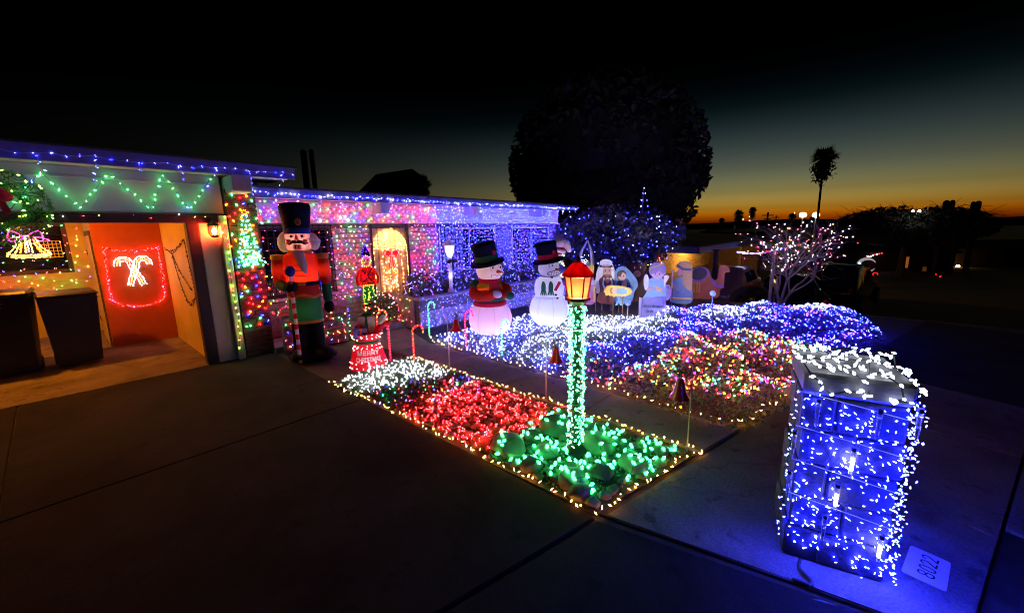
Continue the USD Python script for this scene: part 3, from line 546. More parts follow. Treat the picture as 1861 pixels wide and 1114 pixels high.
# door: an arch of warm lights, falls of lamps and a red bow
dx, zt = 5.61, 1.78; A = []
for rr in np.linspace(.06, .47, 9):
    for a in np.linspace(0, PI, max(4, int(rr*PI/.055))): A.append((dx+rr*math.cos(a)+rng.normal()*.012, 9.0, zt+rr*math.sin(a)+rng.normal()*.012))
for s in (-1, 1): A += list(along([(dx+s*.475, 9.0, .65), (dx+s*.475, 9.0, zt)], .06, .01))
for x in (-.25, -.05, .12, .3): A += list(along([(dx+x, 9.0, zt), (dx+x+rng.normal()*.03, 9.0, .5)], .075, .02))
A += list(np.c_[rng.uniform(dx-.2, dx+.15, 45), np.full(45, 9.), rng.uniform(.75, 1.5, 45)])
A = np.array(A); A[:, 1] = 8.99+rng.uniform(-.006, .006, len(A))
lights('door_lights', 'warm white lights massed in an arch over the front door planks', A, dict(warm=.88, white=.12), .0088, 1.7, 15., [np.array([(dx+.49*math.cos(a), 8.995, zt+.49*math.sin(a)) for a in np.linspace(0, PI, 24)])], .008, cat_='door lights')
bw_ = [(0, 0)]; B = []
for s in (-1, 1):
    for a in np.linspace(0, 2*PI, 16): B.append((dx+s*(.1+.09*math.cos(a)), 8.95, 1.66+.075*math.sin(a)))
    B += [(dx+s*(.02+.05*t), 8.95, 1.6-.34*t) for t in np.linspace(0, 1, 9)]
t = lights('red_bow', 'red lit ribbon bow hanging on the front door', B, 'red', .0095, 1.6, 17., cat_='bow')
RED = mat('red_ribbon', (.5, .015, .02), .5, var=.2)
part(t, 'ribbon', cat(*[prism(soft([(0, 0), (s*.11, .09), (s*.2, .06), (s*.2, -.06), (s*.11, -.08)]), .02, (dx, 8.98, 1.66)) for s in (-1, 1)], *[prism([(0, 0), (s*.03, -.36), (s*.1, -.34), (s*.03, 0)], .012, (dx, 8.975, 1.64)) for s in (-1, 1)]), RED)

# carport: wreath, bell, crossed canes, red garland, unlit garland, back-wall net
def motif(name, label, o, s, curves, y, cat_='light motif', r=.0125, st=20.):
    t = thing(name, label, cat_, (o[0], y, o[1]))
    for nm, c, pts in curves:
        q = np.array([(o[0]+s*a, y, o[1]+s*b) for a, b in pts]); part(t, nm, tube(bez(q, 4), .006, 4), WHITE)
        part(t, 'bulbs', bulbmesh(along(q, .028, .003)-[0, .012, 0], r, 1.5), em(c, HUE[c], st), kind='stuff')
    return t
motif('bell_motif', 'glowing gold bell motif with a pink bow inside the carport', (-.3, 2.02), 1., [('bell_outline', 'warm', soft([(-.3, -.2), (-.17, -.02), (-.12, .16), (0, .2), (.12, .16), (.17, -.02), (.3, -.2), (0, -.26)], 4)), ('bell_rim', 'warm', [(-.28, -.17), (-.1, -.2), (.1, -.2), (.28, -.17)]), ('bell_line', 'white', [(0, .16), (0, -.12)]), ('bell_line', 'warm', [(.04, .16), (.05, -.14)]), ('bell_line', 'amber', [(-.05, .14), (-.12, -.14)]), ('bell_line', 'warm', [(-.02, .16), (-.05, -.15)]), ('bell_line', 'warm', [(-.08, .06), (-.19, -.14)]), ('bell_line', 'warm', [(.09, .04), (.2, -.15)]), ('bell_rim', 'warm', [(-.24, -.2), (-.08, -.235), (.08, -.235), (.24, -.2)]), ('bell_line', 'amber', [(.1, .1), (.15, -.14)]),
    *[('bow_loop', 'pink', soft([(s*.02, .2), (s*.2, .3), (s*.23, .1), (s*.05, .14)], 4)) for s in (-1, 1)], ('bow_loop', 'pink', [(-.3, .12), (-.2, .16), (0, .2), (.2, .16), (.3, .12)])], 13.35)
cn = []
for q in (-1, 1):
    cp = np.vstack([[(-.1*q, -.29), (-.05*q, -.12), (.025*q, .04)], [(q*(.145+.1*math.cos(a)), .13+.11*math.sin(a)) for a in np.linspace(PI, -.35, 9)]])
    cp = bez(np.c_[cp, np.zeros(len(cp))], 4)[:, :2]; nn = np.gradient(cp, axis=0); nn = np.stack([-nn[:, 1], nn[:, 0]], 1)/np.linalg.norm(nn, axis=1, keepdims=True)
    for off, c in ((-.04, 'white'), (0., 'warm'), (.04, 'white')): cn.append(('cane_line', c, list(map(tuple, cp[::3]+nn[::3]*off))))
motif('cane_motif', 'glowing crossed candy canes motif on the red cupboard wall', (1.07, 1.5), 1., cn, 11.16, st=9., r=.0115)
gp = lambda x, y: onY(x, y, 11.15)
gl = [sag(gp(190, 450), gp(288, 448), .09), sag(gp(188, 450), gp(200, 545), 0.), sag(gp(200, 545), gp(300, 540), .17), sag(gp(288, 448), gp(301, 540), 0.)]
P = np.vstack([along(g, .042, .012) for g in gl]); P[:, 1] = 11.15; lights('string_lights', 'red garland lights framing the crossed canes', P, dict(red=.85, pink=.15), .0085, 1.7, 22., gl, .006)
ug = thing('unlit_string', 'dark unlit string of lights looped on the cream carport wall', 'string lights', (1.55, 10, 1.2)); gw = lambda y, z: np.array((1.565, y, z))
ul = [sag(gw(10.9, 1.9), gw(9.0, 2.12), .1), sag(gw(9.0, 2.12), gw(8.8, 1.3), 0.), sag(gw(10.3, 1.85), gw(9.0, 1.25), .1), sag(gw(10.3, 1.85), gw(8.75, 1.2), .55)]
part(ug, 'wire', cat(*[tube(u, .006, 4) for u in ul]), mat(*WIRE['wire_dark'])); part(ug, 'bulbs', bulbmesh(np.vstack([along(u, .07, .02) for u in ul])*[0, 1, 1]+[1.56, 0, 0], .012, 2.), mat('unlit_bulb', (.12, .04, .02), .2), kind='stuff')
P, W = net(-3., .45, .85, 2.5, .17, .14, lambda u, v: (u, 13.42, v), .035); lights('net_lights', 'multicolour net lights over the back window of the carport', P, dict(red=.36, green=.22, blue=.24, warm=.18), .009, 1.7, 18., W, .0025, wirecol='wire_dark')
wr = thing('wreath', 'round green wreath with warm lights at the left end of the header', 'wreath', (-.36, 8.1, 2.55))
a = rng.uniform(0, 2*PI, 1500); b = rng.uniform(0, 2*PI, 1500); q = np.stack([-.36+(.34+.12*np.cos(b))*np.cos(a), 8.14+.1*np.sin(b), 2.58+(.34+.12*np.cos(b))*np.sin(a)], 1)
part(wr, 'needles', leaves(q, .05, .16), mat('fir_green', (.05, .34, .06), .5, var=.4, scale=20.), kind='stuff')
a = rng.uniform(0, 2*PI, 55); b = rng.uniform(-PI, 0, 55); part(wr, 'bulbs', bulbmesh(np.stack([-.36+(.34+.13*np.cos(b))*np.cos(a), 8.13+.12*np.sin(b), 2.58+(.34+.13*np.cos(b))*np.sin(a)], 1), .011, 1.7), em('wreath_lime', (.6, 1., .12), 11.), kind='stuff')
part(wr, 'bow', cat(ell((-.32, 8.0, 2.72), (.13, .05, .08), 2, ry=.5), ell((-.42, 8.0, 2.78), (.1, .05, .07), 2, ry=-.5), prism([(-.36, 2.72), (-.3, 2.45), (-.24, 2.5), (-.3, 2.72)], .02, (0, 8.02, 0))), RED)

# lantern by the carport and a lamp on the carport ceiling
wl = thing('wall_lantern', 'small lit wall lantern on the white wall beside the carport', 'lantern', (1.84, 8.18, 2.2))
part(wl, 'bracket', cat(box((1.79, 8.27, 2.2), (1.89, 8.299, 2.42), .006), tube(bez([(1.84, 8.28, 2.38), (1.84, 8.24, 2.42), (1.84, 8.18, 2.4)], 5), .012, 6)), IRON)
part(wl, 'roof', lathe([(.085, 2.33), (.09, 2.345), (.03, 2.4), (.0, 2.42)], 6, (1.84, 8.18, 0)), IRON)
part(wl, 'base', lathe([(.0, 2.135), (.04, 2.14), (.065, 2.16), (.06, 2.175)], 6, (1.84, 8.18, 0)), IRON)
part(wl, 'frame', cat(*[tube([(1.84+.06*math.cos(k*PI/3), 8.18+.06*math.sin(k*PI/3), 2.17), (1.84+.075*math.cos(k*PI/3), 8.18+.075*math.sin(k*PI/3), 2.335)], .005, 4) for k in range(6)]), IRON)
part(wl, 'bulb', lathe([(.0, 2.19), (.025, 2.2), (.035, 2.24), (.02, 2.3), (0, 2.31)], 12, (1.84, 8.18, 0)), em('red_lamp', (1., .05, .008), 900.))
cl2 = thing('ceiling_lamp', 'warm lamp under the carport ceiling', 'lamp', (-.5, 10.1, 2.45)); lc = (-.5, 10.1, 0)
part(cl2, 'shade', lathe([(.0, 2.615), (.13, 2.612), (.14, 2.56), (.135, 2.56), (.12, 2.6), (0, 2.604)], 24, lc), WHITE); part(cl2, 'bulb', ell((-.5, 10.1, 2.545), (.05, .05, .04)), em('carport_lamp', (1., .27, .006), 3300.))
# ------------------------------------------------------------------ the inflatable figures: local frame, the viewer looks along +y, x to the right
def face(x, y, extra=0.): return math.atan2(-x, y)+extra
def lampin(t, c, r, col, s, name='inner_lamp'): part(t, name, ell(c, r, 1), em(name+'_'+col[0], col[1], s))
SK = cloth('skin_pink_nylon', (.75, .42, .38)); NRED = cloth('red_nylon', (.62, .035, .012)); NGREEN = cloth('green_nylon', (.02, .2, .075)); NGOLD = cloth('gold_nylon', (.75, .4, .04)); NBLACK = cloth('black_nylon', (.008, .008, .01), .1); NNAVY = cloth('navy_nylon', (.005, .006, .022), .2)
NBLUE = cloth('blue_nylon', (.02, .05, .42)); NWHITE = cloth('white_nylon', (.8, .78, .78)); NGREY = cloth('grey_white_nylon', (.55, .5, .53), .35); INK = mat('black_print', (.01, .01, .012), .6); ROSE = cloth('rose_nylon', (.7, .2, .22)); NORANGE = cloth('orange_nylon', (.85, .16, .02)); NLIME = cloth('lime_nylon', (.55, .6, .05)); NPURPLE = cloth('purple_nylon', (.25, .14, .5)); NHOT = cloth('crimson_nylon', (.7, .02, .06))
def capsule(p, r, n=16):                             # soft tube with rounded ends
    p = np.asarray(p, float); r = np.broadcast_to(np.asarray(r, float), (len(p),)); q = bez(p, 6); rr = np.interp(np.linspace(0, 1, len(q)), np.linspace(0, 1, len(p)), r)
    return cat(tube(q, rr, n, False), ell(p[0], r[0]*.995), ell(p[-1], r[-1]*.995))
# nutcracker
nx_, ny_ = 2.8, 7.3
t = thing('inflatable_nutcracker', 'giant inflatable nutcracker in a red and green coat with tall black hat and striped staff', 'inflatable', (nx_, ny_, 0), face(nx_, ny_, -.12), local=True); t.sc = np.array([.8, .8, .885])
for s in (-1, 1):
    part(t, 'leg', lathe([(.0, .05), (.14, .05), (.165, .3), (.165, .78), (0, .8)], 20, (s*.155, 0, 0)), NBLACK, smooth=50)
    part(t, 'boot', ell((s*.2+.08, -.15, .13), (.2, .33, .15), 3, rz=s*.35), NBLACK, smooth=True)
part(t, 'base_cushion', ell((.05, .0, .06), (.5, .4, .09), 3), NBLACK, smooth=True)
part(t, 'skirt', lathe([(.0, .74), (.33, .745), (.335, .8), (.325, 1.0), (.315, 1.18), (.31, 1.26), (0, 1.27)], 40, sy=.72), NGREEN, smooth=45)
part(t, 'skirt_trim', lathe(ring(.33, .775, 8, .012, .03), 40, sy=.73), NGOLD, smooth=True)
sc = [(a, 1.26+.055*abs(math.cos(a*2.0+.0))**1.5) for a in np.linspace(0, 2*PI, 65)]
v = np.array([[(.33)*math.cos(a), .73*.33*math.sin(a), z+o] for a, z in sc[:-1] for o in (-.035, .02)]); k = np.arange(64)*2; k2 = (k+2) % 128
part(t, 'coat_trim', (v, np.vstack([np.stack([k, k2, k2+1], 1), np.stack([k, k2+1, k+1], 1)])), NGOLD, smooth=True, label='scalloped gold hem of the coat')
part(t, 'coat', lathe([(.0, 1.24), (.322, 1.245), (.318, 1.4), (.31, 1.55), (.315, 1.7), (.33, 1.88), (.335, 2.0), (.31, 2.08), (.2, 2.11), (0, 2.11)], 40, sy=.74), NRED, smooth=45)
part(t, 'belt', lathe(ring(.314, 1.52, 8, .014, .04), 40, sy=.75), NNAVY, smooth=True); part(t, 'buckle', box((-.07, -.262, 1.495), (.08, -.242, 1.555), .01), NGOLD)
for z in (1.68, 1.78, 1.88): part(t, 'braid', box((-.16, -.262, z-.006), (.12, -.238, z+.008), .003), mat('dark_braid', (.25, .03, .02), .7))
part(t, 'collar', lathe([(.0, 2.08), (.23, 2.08), (.235, 2.12), (.23, 2.16), (0, 2.165)], 32, sy=.8), NGOLD, smooth=45)
part(t, 'head', lathe([(.0, 2.13), (.2, 2.13), (.24, 2.2), (.25, 2.3), (.25, 2.42), (.24, 2.5), (0, 2.52)], 36, sy=.9), SK, smooth=45)
part(t, 'hair', cat(ell((-.27, .06, 2.31), (.13, .14, .19), 3, ry=.12), ell((.27, .06, 2.31), (.13, .14, .17), 3, ry=-.35), ell((0, .13, 2.32), (.28, .15, .2), 3), ell((.36, .05, 2.3), (.06, .05, .08), 2, ry=.5)), NWHITE, smooth=True)
part(t, 'hat', lathe([(.0, 2.5), (.245, 2.5), (.25, 2.56), (.27, 2.7), (.3, 2.88), (.305, 2.96), (.28, 3.02), (.15, 3.045), (0, 3.05)], 36, sy=.9), NNAVY, smooth=50)
part(t, 'hat_band', lathe(ring(.25, 2.52, 8, .015, .055), 36, sy=.91), NBLUE, smooth=True)
part(t, 'medallion', cat(ell((.06, -.255, 2.68), (.05, .02, .06), 2)), mat('bronze_disc', (.3, .08, .03), .5)); part(t, 'medallion_rim', tube([(.06+.05*math.cos(a), -.26, 2.68+.06*math.sin(a)) for a in np.linspace(0, 2*PI, 20)], .008, 5), NGOLD)
for s in (-1, 1):
    part(t, 'eye', ell((s*.1+.01, -.22, 2.42), (.04, .018, .035), 2), NWHITE, smooth=True); part(t, 'pupil', ell((s*.1+.005, -.236, 2.42), (.024, .014, .026), 2), INK, smooth=True)
    part(t, 'cheek', ell((s*.15, -.188, 2.33), (.05, .02, .04), 2), ROSE, smooth=True)
    part(t, 'moustache', tube(bez([(0, -.252, 2.31), (s*.08, -.25, 2.315), (s*.15, -.222, 2.275), (s*.2, -.18, 2.3)], 6), np.array([.024, .03, .034, .034, .034, .032, .03, .028, .026, .024, .022, .02, .018, .015, .012, .01, .008, .007, .005])[:19], 8), INK, smooth=True)
    part(t, 'moustache_curl', tube(bez([(s*.19, -.185, 2.285), (s*.235, -.14, 2.31), (s*.225, -.15, 2.37), (s*.18, -.19, 2.36)], 5), .006, 5), INK)
part(t, 'nose', hull([(-.045, -.235, 2.35), (.045, -.235, 2.35), (-.03, -.235, 2.4), (.03, -.235, 2.4), (0, -.25, 2.46), (0, -.31, 2.37), (-.02, -.3, 2.35), (.02, -.3, 2.35)]), NORANGE, smooth=60)
part(t, 'mouth', box((-.07, -.262, 2.17), (.08, -.24, 2.27), .012), SK); 
for x in (-.03, .03): part(t, 'tooth_gap', box((x-.009, -.27, 2.19), (x+.009, -.255, 2.25), .003), INK)
part(t, 'beard', hull(np.vstack([[(-.09, -.26, 2.16), (.11, -.26, 2.16)], *[np.array([(x0, -.27, z), (x1, -.27, z), ((x0+x1)/2, -.33, z)]) for x0, x1, z in ((-.09, .12, 2.1), (-.05, .15, 1.95), (.02, .15, 1.8), (.1, .13, 1.72))]])), NGREY, smooth=60)
part(t, 'sleeve', capsule([(-.43, 0, 1.95), (-.44, -.02, 1.75), (-.42, -.06, 1.55)], [.115, .125, .115]), NRED, smooth=True); part(t, 'forearm', capsule([(-.4, -.12, 1.52), (-.28, -.3, 1.48)], [.1, .085]), NGREEN, smooth=True); part(t, 'glove', ell((-.17, -.37, 1.49), (.115, .1, .12), 3), NBLACK, smooth=True)
part(t, 'sleeve', capsule([(.43, 0, 1.95), (.45, 0, 1.75), (.455, 0, 1.58)], [.115, .125, .115]), NRED, smooth=True); part(t, 'forearm', capsule([(.46, 0, 1.44), (.465, -.01, 1.2)], [.1, .095]), NGREEN, smooth=True); part(t, 'glove', ell((.47, -.02, 1.03), (.105, .1, .13), 3), NBLACK, smooth=True)
for s in (-1, 1): part(t, 'epaulette', lathe([(.0, 1.99), (.12, 1.99), (.13, 2.03), (.12, 2.08), (0, 2.09)], 24, (s*.43, 0, 0)), NGOLD, smooth=45)
stf = part(t, 'staff', tube([(-.165, -.42, .03), (-.165, -.41, 1.75)], .037, 14), NWHITE, smooth=45)
for k in range(8):
    z = .1+k*.2; part(stf, 'stripe', tube([(-.165, -.42, z), (-.165, -.419, z+.1)], .0385, 14), NHOT)
part(t, 'staff_ball', ell((-.165, -.41, 1.79), .1, 3), NBLUE, smooth=True)
lampin(t, (0, 0, 1.62), .06, ('nutcracker', (1., .5, .25)), 70.); lampin(t, (0, 0, 1.0), .05, ('nutcracker', (1., .55, .3)), 14.); lampin(t, (0, .0, 2.33), .05, ('nutcracker', (1., .62, .5)), 60.)
for s in (-1, 1): lampin(t, (s*.44, 0, 1.77), .04, ('nutcracker', (1., .55, .3)), 12.)

def seams(t, pr, mt, n=8, sy=1.):
    pr = np.array(pr); part(t, 'seam', cat(*[tube(np.stack([(pr[:, 0]+.001)*math.cos(a), (pr[:, 0]+.001)*math.sin(a)*sy, pr[:, 1]], 1), .004, 4, False) for a in np.arange(n)*2*PI/n-PI/2+.2]), mt, kind='stuff')
def tethers(t, z, r, spots):
    for a in spots: q = np.array([r*math.cos(a), r*math.sin(a), z]); e = np.array([(r+.55)*math.cos(a), (r+.55)*math.sin(a), .02]); part(t, 'tether', tube([q, e], .004, 4), INK); part(t, 'peg', tube([e-[0, 0, .1], e+[0, 0, .05]], .008, 5), METAL)
SEAMP = cloth('pink_seam', (.6, .42, .4), .3); SEAMW = cloth('white_seam', (.55, .55, .6), .3)
# snowman in a jumper, head turned to the right
def hat(t, c, tilt, tw, band, r=.3, hh=.5, berry=False):
    def X(m): return xf(m, c, rz=tw, ry=tilt)
    part(t, 'hat', X(lathe([(.0, -.02), (r*1.28, -.03), (r*1.33, .0), (r*1.28, .03), (r*.84, .045), (r*.82, .1), (r*.88, hh*.7), (r*.94, hh*.95), (r*.85, hh*1.04), (r*.5, hh*1.07), (0, hh*1.06)], 36)), NNAVY, smooth=50)
    part(t, 'hat_band', X(lathe(ring(r*.83, .125, 8, .018, .075), 36)), band, smooth=True)
    part(t, 'hat_flower', X(cat(*[ell((.05+.03*math.cos(a), -r*.87, .24+.03*math.sin(a)), .026, 1) for a in np.arange(5)*1.257])), NHOT)
def snowface(t, c, turn, R3):                        # a turned head
    def X(m): return xf(m, c, rz=turn)
    part(t, 'head', X(ell((0, 0, 0), R3, 3)), SKW if R3[0] < .31 and False else NWHITE, smooth=True); return X
sx_, sy_ = 6.05, 6.0
t = thing('inflatable_snowman', 'grumpy inflatable snowman in a striped jumper with crossed arms and green banded hat', 'inflatable', (sx_, sy_, 0), face(sx_, sy_), local=True); t.sc = np.array([.97, .97, .885])
SNOW = cloth('snow_nylon', (.85, .70, .68), .55)
part(t, 'belly', lathe([(.0, .015), (.3, .02), (.42, .12), (.475, .3), (.48, .42), (.44, .58), (.36, .7), (.28, .76), (.0, .77)], 44), SNOW, smooth=60)
seams(t, [(.3, .02), (.42, .12), (.475, .3), (.48, .42), (.44, .58), (.36, .7)], SEAMP); tethers(t, .5, .46, (.3, 2.8)); part(t, 'jumper_hem', lathe(ring(.31, .76, 12, .06, .07), 40), NHOT, smooth=True)
bands = [(.78, .9, NGREEN, .315, .335), (.903, 1.04, NRED, .335, .34), (1.043, 1.16, NORANGE, .34, .315), (1.163, 1.28, NLIME, .315, .22)]
for z0, z1, m, r0, r1 in bands: part(t, 'jumper_band', lathe([(r0-.03, z0), (r0, z0+.004), ((r0+r1)/2+.012, (z0+z1)/2), (r1, z1-.004), (max(r1-.03, .01), z1)] if z1 < 1.28 else [(r0-.03, z0), (r0, z0+.004), (.28, z1-.05), (.2, z1)], 40), m, smooth=60)
part(t, 'scarf', cat(lathe(ring(.2, 1.3, 10, .05, .05), 32), xf(prism(soft([(-.03, 0), (.05, 0), (.09, -.32), (-.03, -.36)]), .03), (.02, -.3, 1.27), rz=.35), xf(prism(soft([(-.03, 0), (.05, 0), (.16, -.18), (.06, -.24)]), .03), (.1, -.26, 1.27), rz=.4)), NHOT, smooth=50)
X = snowface(t, (0.01, 0, 1.53), .62, (.29, .29, .265))
part(t, 'nose', X(hull([(0+a, -.27, b) for a, b in ((-.045, 0), (.045, 0), (0, .045), (0, -.045), (.032, .032), (-.032, -.032))]+[(.03, -.5, -.01)])), NORANGE, smooth=60)
for s in (-1, 1): part(t, 'eye', X(ell((s*.1, -.262, .09), (.022, .012, .03), 2)), INK); part(t, 'eye_ring', X(tube([(s*.1+.055*math.cos(a), -.262+.008*abs(math.cos(a)), .09+.07*math.sin(a)) for a in np.linspace(0, 2*PI, 20)], .004, 5)), INK)
part(t, 'mouth', X(tube(bez([(-.13, -.235, -.13), (-.12, -.25, -.07), (-.05, -.27, -.08), (0, -.272, -.1), (.06, -.27, -.07), (.1, -.255, -.12)], 5), .006, 5)), INK)
hat(t, (-.03, .02, 1.72), -.24, .6, NGREEN, .29, .46)
part(t, 'sleeve', capsule([(-.31, 0, 1.16), (-.3, -.2, .99), (-.06, -.36, .98), (.1, -.36, 1.02)], [.12, .13, .125, .1]), NRED, smooth=True); part(t, 'shoulder', ell((-.31, .0, 1.18), (.13, .15, .14), 3), NGREEN, smooth=True)
part(t, 'sleeve', capsule([(.28, 0, 1.16), (.38, -.16, 1.08), (.3, -.3, 1.0)], [.11, .11, .1]), NRED, smooth=True); part(t, 'cuff', capsule([(.33, -.28, 1.0), (.43, -.27, .96)], [.1, .095]), NGREEN, smooth=True); part(t, 'hand', ell((.15, -.42, 1.03), (.11, .07, .085), 3, ry=.4), NWHITE, smooth=True)
part(t, 'sleeve_dots', cat(*[ell((-.36+.11*k+rng.normal()*.02, -.14-.09*k*.8-.05, 1.0+rng.normal()*.05), .017, 1) for k in range(5)]), NWHITE)
lampin(t, (0.02, -.1, .22), .055, ('snowman_pink', (1., .62, .45)), 60.); lampin(t, (0, 0, 1.02), .045, ('snowman_pink', (1., .62, .45)), 170.); lampin(t, (0, 0, 1.52), .04, ('snowman_pink', (1., .62, .45)), 45.)
# snowman gritting his teeth
sx_, sy_ = 7.5, 5.5
t = thing('inflatable_snowman', 'white inflatable snowman with gritted teeth, red banded hat and a purple mitten', 'inflatable', (sx_, sy_, 0), face(sx_, sy_), local=True); t.sc = np.array([.92, .92, .845])
SNOW2 = cloth('white_snow_nylon', (.86, .85, .86), .55)
part(t, 'belly', lathe([(.0, .015), (.3, .02), (.42, .13), (.5, .36), (.5, .48), (.45, .66), (.37, .8), (.0, .82)], 44), SNOW2, smooth=60)
seams(t, [(.3, .02), (.42, .13), (.5, .36), (.5, .48), (.45, .66), (.37, .8)], SEAMW); tethers(t, .5, .48, (.2, 2.9)); part(t, 'chest', lathe([(.0, .76), (.33, .77), (.37, .9), (.37, 1.08), (.33, 1.24), (.22, 1.33), (0, 1.34)], 40), SNOW2, smooth=60)
part(t, 'neck_band', lathe(ring(.2, 1.345, 8, .025, .012), 32), INK, smooth=True); part(t, 'bow_tie', cat(ell((.06, -.22, 1.32), (.035, .02, .03), 1)), INK)
X = snowface(t, (.02, 0, 1.55), .5, (.3, .3, .27))
for s in (-1, 1): part(t, 'eye', X(ell((s*.1+.02, -.268, .1), (.02, .012, .026), 2)), INK); part(t, 'eye_ring', X(tube([(s*.1+.068*math.cos(a), -.262+.01*abs(math.cos(a)), .1+.075*math.sin(a)) for a in np.linspace(0, 2*PI, 20)], .006, 5)), INK)
part(t, 'nose', X(hull([(a, -.28, b) for a, b in ((-.045, .0), (.045, .0), (0, .04), (0, -.04))]+[(.02, -.44, 0.0)])), NORANGE, smooth=60)
mo = soft([(-.17, -.08), (0, -.03), (.17, -.06), (.17, -.14), (0, -.17), (-.16, -.15)], 5)
def onhead(p, r=.3, rz=.27): return [(x, -r*math.sqrt(max(0, 1-(x/r)**2-(z/rz)**2))-.012, z) for x, z in p]
part(t, 'mouth', X(cat(tube(onhead(mo+mo[:1]), .011, 6), tube(onhead([(-.165, -.115), (-.08, -.1), (0, -.1), (.08, -.1), (.165, -.1)]), .006, 5), *[tube(onhead([(x, -.05), (x, -.155)]), .006, 5) for x in (-.1, -.04, .03, .1)])), INK)
hat(t, (-.02, .02, 1.76), -.2, .5, NHOT, .3, .48)
part(t, 'arm', capsule([(.33, 0, 1.18), (.46, -.08, 1.22), (.47, -.14, 1.45)], [.11, .1, .09]), NPURPLE, smooth=True); part(t, 'mitten', cat(ell((.36, -.24, 1.52), (.14, .08, .09), 3, ry=.5), ell((.3, -.26, 1.6), (.05, .045, .07), 2)), NPURPLE, smooth=True)
for x0, lean in ((-.14, .1), (.04, -.12)): part(t, 'green_glove', cat(xf(prism(soft([(-.045, -.05), (.045, -.05), (.05, .12), (-.01, .2), (-.05, .1)]), .02), (x0, -.36, 1.05), rz=lean), *[xf(capsule([(a, -.0, -.05), (a*1.6, -.0, -.16)], .016, 8), (x0, -.37, 1.05), rz=lean) for a in (-.04, -.012, .015, .042)]), NGREEN)
part(t, 'red_tag', xf(prism([(-.035, -.13), (.035, -.13), (.035, .13), (-.035, .13)], .03), (.2, -.38, 1.12), ry=.45), NHOT)
for x, z in ((.16, .88), (.2, .79)): part(t, 'button', ell((x, -.335, z), (.03, .02, .027), 2), INK)
lampin(t, (-.1, -.1, .22), .055, ('snowman_white', (.85, .92, 1.)), 60.); lampin(t, (0, 0, 1.05), .05, ('snowman_white', (.85, .85, 1.)), 40.); lampin(t, (.02, 0, 1.55), .04, ('snowman_white', (.85, .8, 1.)), 26.)

# ------------------------------------------------------------------ lamp post in the stone bed, white lamp post on the planter
t = thing('lamp_post', 'lamp post wrapped in green lights with a glowing red roofed lantern', 'lamp post', (3.14, 1.98, 0))
c = (3.14, 1.98, 0); REDM = mat('red_lamp_paint', (.35, .012, .012), .4, var=.3)
part(t, 'base', lathe([(.0, .0), (.11, .0), (.11, .05), (.06, .1), (.05, .14), (0, .14)], 20, c), IRON, smooth=40)
part(t, 'post', lathe([(.042, .1), (.038, 1.5), (0, 1.5)], 14, c), IRON, smooth=40)
part(t, 'lantern_base', lathe([(.0, 1.5), (.05, 1.5), (.085, 1.54), (.115, 1.55), (.115, 1.575), (0, 1.578)], 6, c), REDM)
k6 = [(math.cos(k*PI/3), math.sin(k*PI/3)) for k in range(6)]
FROST = cloth('frosted_glass', (1., .82, .6), .6, 0.)
for i in range(6):
    a, b = k6[i], k6[(i+1) % 6]
    part(t, 'pane', hull([(c[0]+q*p[0], c[1]+q*p[1], z) for p in (a, b) for q, z in ((.084, 1.58), (.112, 1.765), (.081, 1.58), (.109, 1.765))]), FROST)
    part(t, 'bar', tube([(c[0]+.092*a[0], c[1]+.092*a[1], 1.577), (c[0]+.12*a[0], c[1]+.12*a[1], 1.77)], .0075, 5), REDM)
part(t, 'lantern_roof', lathe([(.128, 1.772), (.145, 1.77), (.148, 1.785), (.115, 1.82), (.07, 1.875), (.03, 1.9), (0, 1.9)], 6, c), cloth('red_lantern_plastic', (.42, .01, .008), .6, 0.))
part(t, 'finial', lathe([(.0, 1.895), (.02, 1.9), (.024, 1.925), (.012, 1.95), (0, 1.975)], 10, c), REDM, smooth=40)
part(t, 'bulb', lathe([(.0, 1.585), (.02, 1.59), (.035, 1.64), (.03, 1.69), (0, 1.71)], 12, c), em('lantern_lamp', (1., .42, .16), 1500.))
n = 300; zz = np.linspace(.12, 1.5, n); a = np.cumsum(rng.uniform(.5, 1.1, n)); rr = rng.uniform(.058, .085, n); P = np.stack([c[0]+rr*np.cos(a), c[1]+rr*np.sin(a), zz+rng.normal(size=n)*.015], 1)
tt_ = np.linspace(0, 1, 400); spiral = np.stack([c[0]+.055*np.cos(tt_*150), c[1]+.055*np.sin(tt_*150), .1+1.4*tt_], 1)
lights('string_lights', 'bright green berry lights wound round the lamp post', P, 'green', .0125, 1.45, 5.5, [spiral], .006)
def whitelamp():
    c = (6.3, 7.56, .72); t = thing('lamp_post', 'white toy lamp post with a black bow standing on the planter wall', 'lamp post', c)
    GLOWW = cloth('white_lamp_plastic', (.82, .8, .84), .4)
    part(t, 'post', lathe([(.07, 0), (.075, .06), (.045, .1), (.04, .82), (0, .82)], 16, c), GLOWW, smooth=40)
    part(t, 'lantern', lathe([(.05, .82), (.065, .86), (.1, .95), (.13, 1.12), (0, 1.125)], 6, c), GLOWW); part(t, 'lantern_roof', lathe([(.0, 1.125), (.185, 1.13), (.19, 1.15), (.11, 1.21), (.04, 1.26), (0, 1.27)], 6, c), GLOWW)
    part(t, 'finial', lathe([(.0, 1.26), (.025, 1.28), (.01, 1.36), (0, 1.4)], 8, c), GLOWW)
    part(t, 'bow', cat(*[ell((c[0]+s*.07, c[1]-.07, c[2]+.75), (.07, .03, .045), 2, ry=s*.3) for s in (-1, 1)], prism([(-.02, 0), (.02, 0), (.06, -.16), (.02, -.17)], .01, (c[0], c[1]-.08, c[2]+.74))), INK)
    part(t, 'bulb', ell((c[0], c[1], c[2]+1.0), .045), em('white_lamp', (.9, .88, 1.), 30.)); part(t, 'bulb', ell((c[0], c[1], c[2]+.4), .025), em('white_lamp', (.9, .88, 1.), 30.))
whitelamp()

